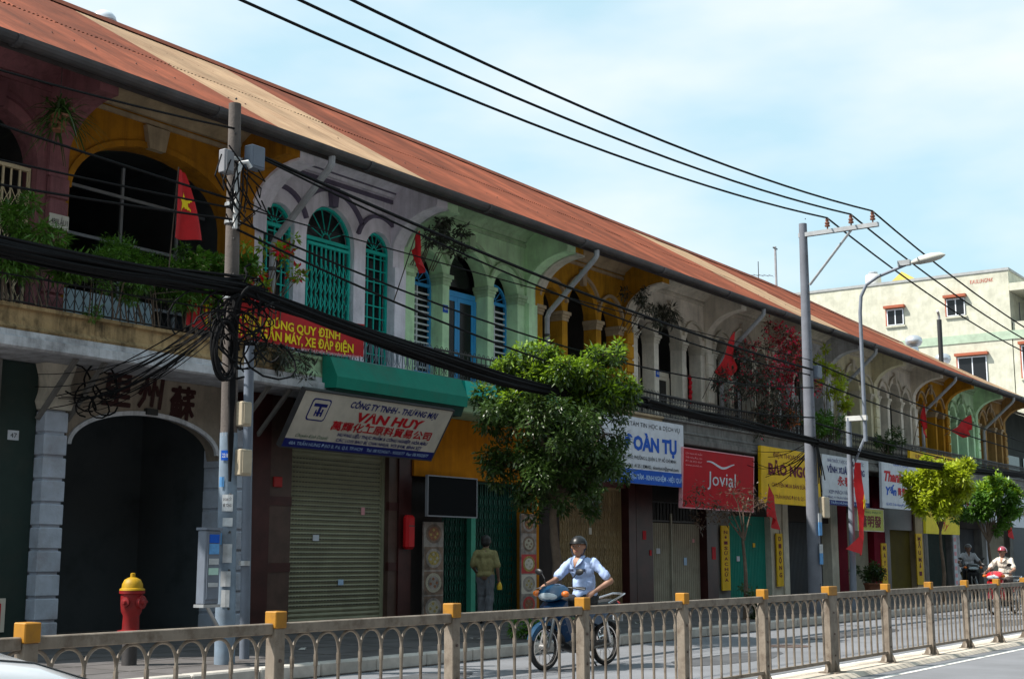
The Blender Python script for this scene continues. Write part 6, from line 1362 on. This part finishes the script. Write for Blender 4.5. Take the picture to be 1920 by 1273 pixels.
for dx, hw, zb, zt in cab: v += [(NX + dx, CY - hw - .12 * (zt > 1.2), zb), (NX + dx, CY - hw, zt - .03), (NX + dx, CY - hw * .8, zt), (NX + dx, CY + hw * .8, zt), (NX + dx, CY + hw, zt - .03), (NX + dx, CY + hw + .12 * (zt > 1.2), zb)]
b = MB(); b.add(v, [(i * 6 + j, i * 6 + (j + 1) % 6, (i + 1) * 6 + (j + 1) % 6, (i + 1) * 6 + j) for i in range(4) for j in range(6)]); b.build('windows', carg, r, True)
v = [(x, y, z + .012) for (x, y, z) in [(NX - 2.33, CY - .55, 1.70), (NX - 2.33, CY + .55, 1.70), (NX - 2.9, CY + .57, 1.76), (NX - 2.9, CY - .57, 1.76), (NX - 3.85, CY - .55, 1.71), (NX - 3.85, CY + .55, 1.71)]]
b = MB(); b.add(v + [(x, y, z - .02) for x, y, z in v], [(0, 1, 2, 3), (3, 2, 5, 4), (6, 7, 8, 9), (9, 8, 11, 10)]); b.build('roof_panel', carw, r, fix=False)
seam = mat('panel_seam', (.03, .03, .03), .6, 0)
for s in (-1, 1):
    pts = []
    for dx, hw, zb, zt in secs[2:7]: pts.append((NX + dx, CY + s * .80 * hw, zb + .905 * (zt - zb) + .001))
    MB().tube(pts, .004, 5).build('bonnet_seam', seam, r)
    MB().ball((NX - .12, CY + s * .60, .72), (.10, .16, .075), 12, 8).build('headlamp', lensm, r, True)
    for dx in (-.95, -3.55):
        w_ = MB(); M_ = Matrix.Translation((NX + dx, CY + s * .83, .36)) @ Matrix.Rotation(R(90), 4, 'X'); w_.lathe([(.20, -.10), (.34, -.10), (.36, -.07), (.36, .07), (.34, .10), (.20, .10)], 24, M_); w2 = w_.build('wheel', rub, r, True); MB().lathe([(.02, -.085), (.19, -.095), (.2, -.05), (.2, .05), (.19, .095), (.02, .085)], 18, M_).build('rim', alu, w2, True)
    MB().ball((NX - 2.15, CY + s * 1.0, 1.22), (.08, .10, .065), 12, 8).build('door_mirror', carw, r, True)
MB().box(NX - .03, NX + .012, CY - .35, CY + .35, .50, .56).build('grille_bar', chrome, r)
r.rotation_euler = (0, 0, R(6))

# ------------------------------------------------------------------ unseen row across the street, added tall and dark to cut sky fill
opp = plaster('sky_blocker_render', (.13, .125, .115), .5); oppw = glassm
for k, (x0, x1, h_, lb) in enumerate(((-40, -24, 19, 'tallish'), (-24, -10, 23, 'taller'), (-10, 8, 21, 'broad'), (8, 24, 19, 'low'), (24, 44, 23, 'long'), (44, 66, 19, 'far'))):
    t = thing('sky_blocker_building', '%s unseen grey building behind the viewer, added to block low sky, number %s from the left' % (lb, ('one', 'two', 'three', 'four', 'five', 'six')[k]), 'building', ((x0 + x1) / 2, -16, 0), 'added sky blockers across the street')
    MB().box(x0 + .05, x1 - .05, -26, -13.5, .0, h_).build('wall', opp, t); MB().box(x0, x1, -26.1, -13.3, h_, h_ + .4).build('parapet', opp, t)
    n = int((x1 - x0) / 4)
    for j in range(n):
        for z in (5, 8.5, 12, 15.5) + ((19,) if h_ > 22 else ()): cx = x0 + (j + .5) * (x1 - x0) / n; MB().box(cx - .7, cx + .7, -13.55, -13.47, z, z + 1.7).build('window', oppw, t)

patchm = mat('asphalt_patch', (.085, .088, .095), .95, .3, 2, bump=.4, bscale=90, spec=.2)
for k, (cx, cy, rx, ry) in enumerate(((17.5, 8.6, 1.6, .5), (24.5, 9.4, 2.4, .45), (12.5, 10.2, 1.0, .4), (31, 8.2, 2.6, .5), (22, 4.6, 1.8, .5))):
    rg = random.Random(k); MB().prism([(cx + rx * rg.uniform(.8, 1.1) * math.cos(a), cy + ry * rg.uniform(.75, 1.1) * math.sin(a)) for a in [2 * math.pi * i / 14 for i in range(14)]], 'z', .001, .0045).build('road_patch', patchm)['kind'] = 'structure'
T = thing('manhole_cover', 'round iron manhole cover in the road behind the fence', 'manhole cover', (20.4, 9.0, 0)); MB().lathe([(.36, .001), (.36, .009), (.30, .010), (.30, .0065), (.02, .0065)], 24, Matrix.Translation((20.4, 9.0, 0))).build('cover_plate', bolt, T)
lit = mat('paper_litter', (.42, .41, .38), .9, .2, 8)
for k, (x, y, lb) in enumerate(((10.9, 14.2, 'crumpled paper scrap on the pavement before the passage arch'), (13.6, 13.1, 'crumpled paper scrap on the pavement right of the left pole'), (16.8, 12.6, 'crumpled paper scrap left of the big tree'), (22.6, 13.0, 'crumpled paper scrap right of the big tree'))):
    rg = random.Random(k + 40); vs = [(x + rg.uniform(-.09, .09), y + rg.uniform(-.09, .09), .155 + rg.uniform(0, .05)) for i in range(7)]
    b = MB(); b.add(vs, [(0, 1, 2), (1, 2, 3), (2, 3, 4), (3, 4, 5), (4, 5, 6), (0, 2, 5)]); tag(b.build('paper_scrap', lit, None, fix=False), lb, 'litter', 'paper scraps on the pavement')
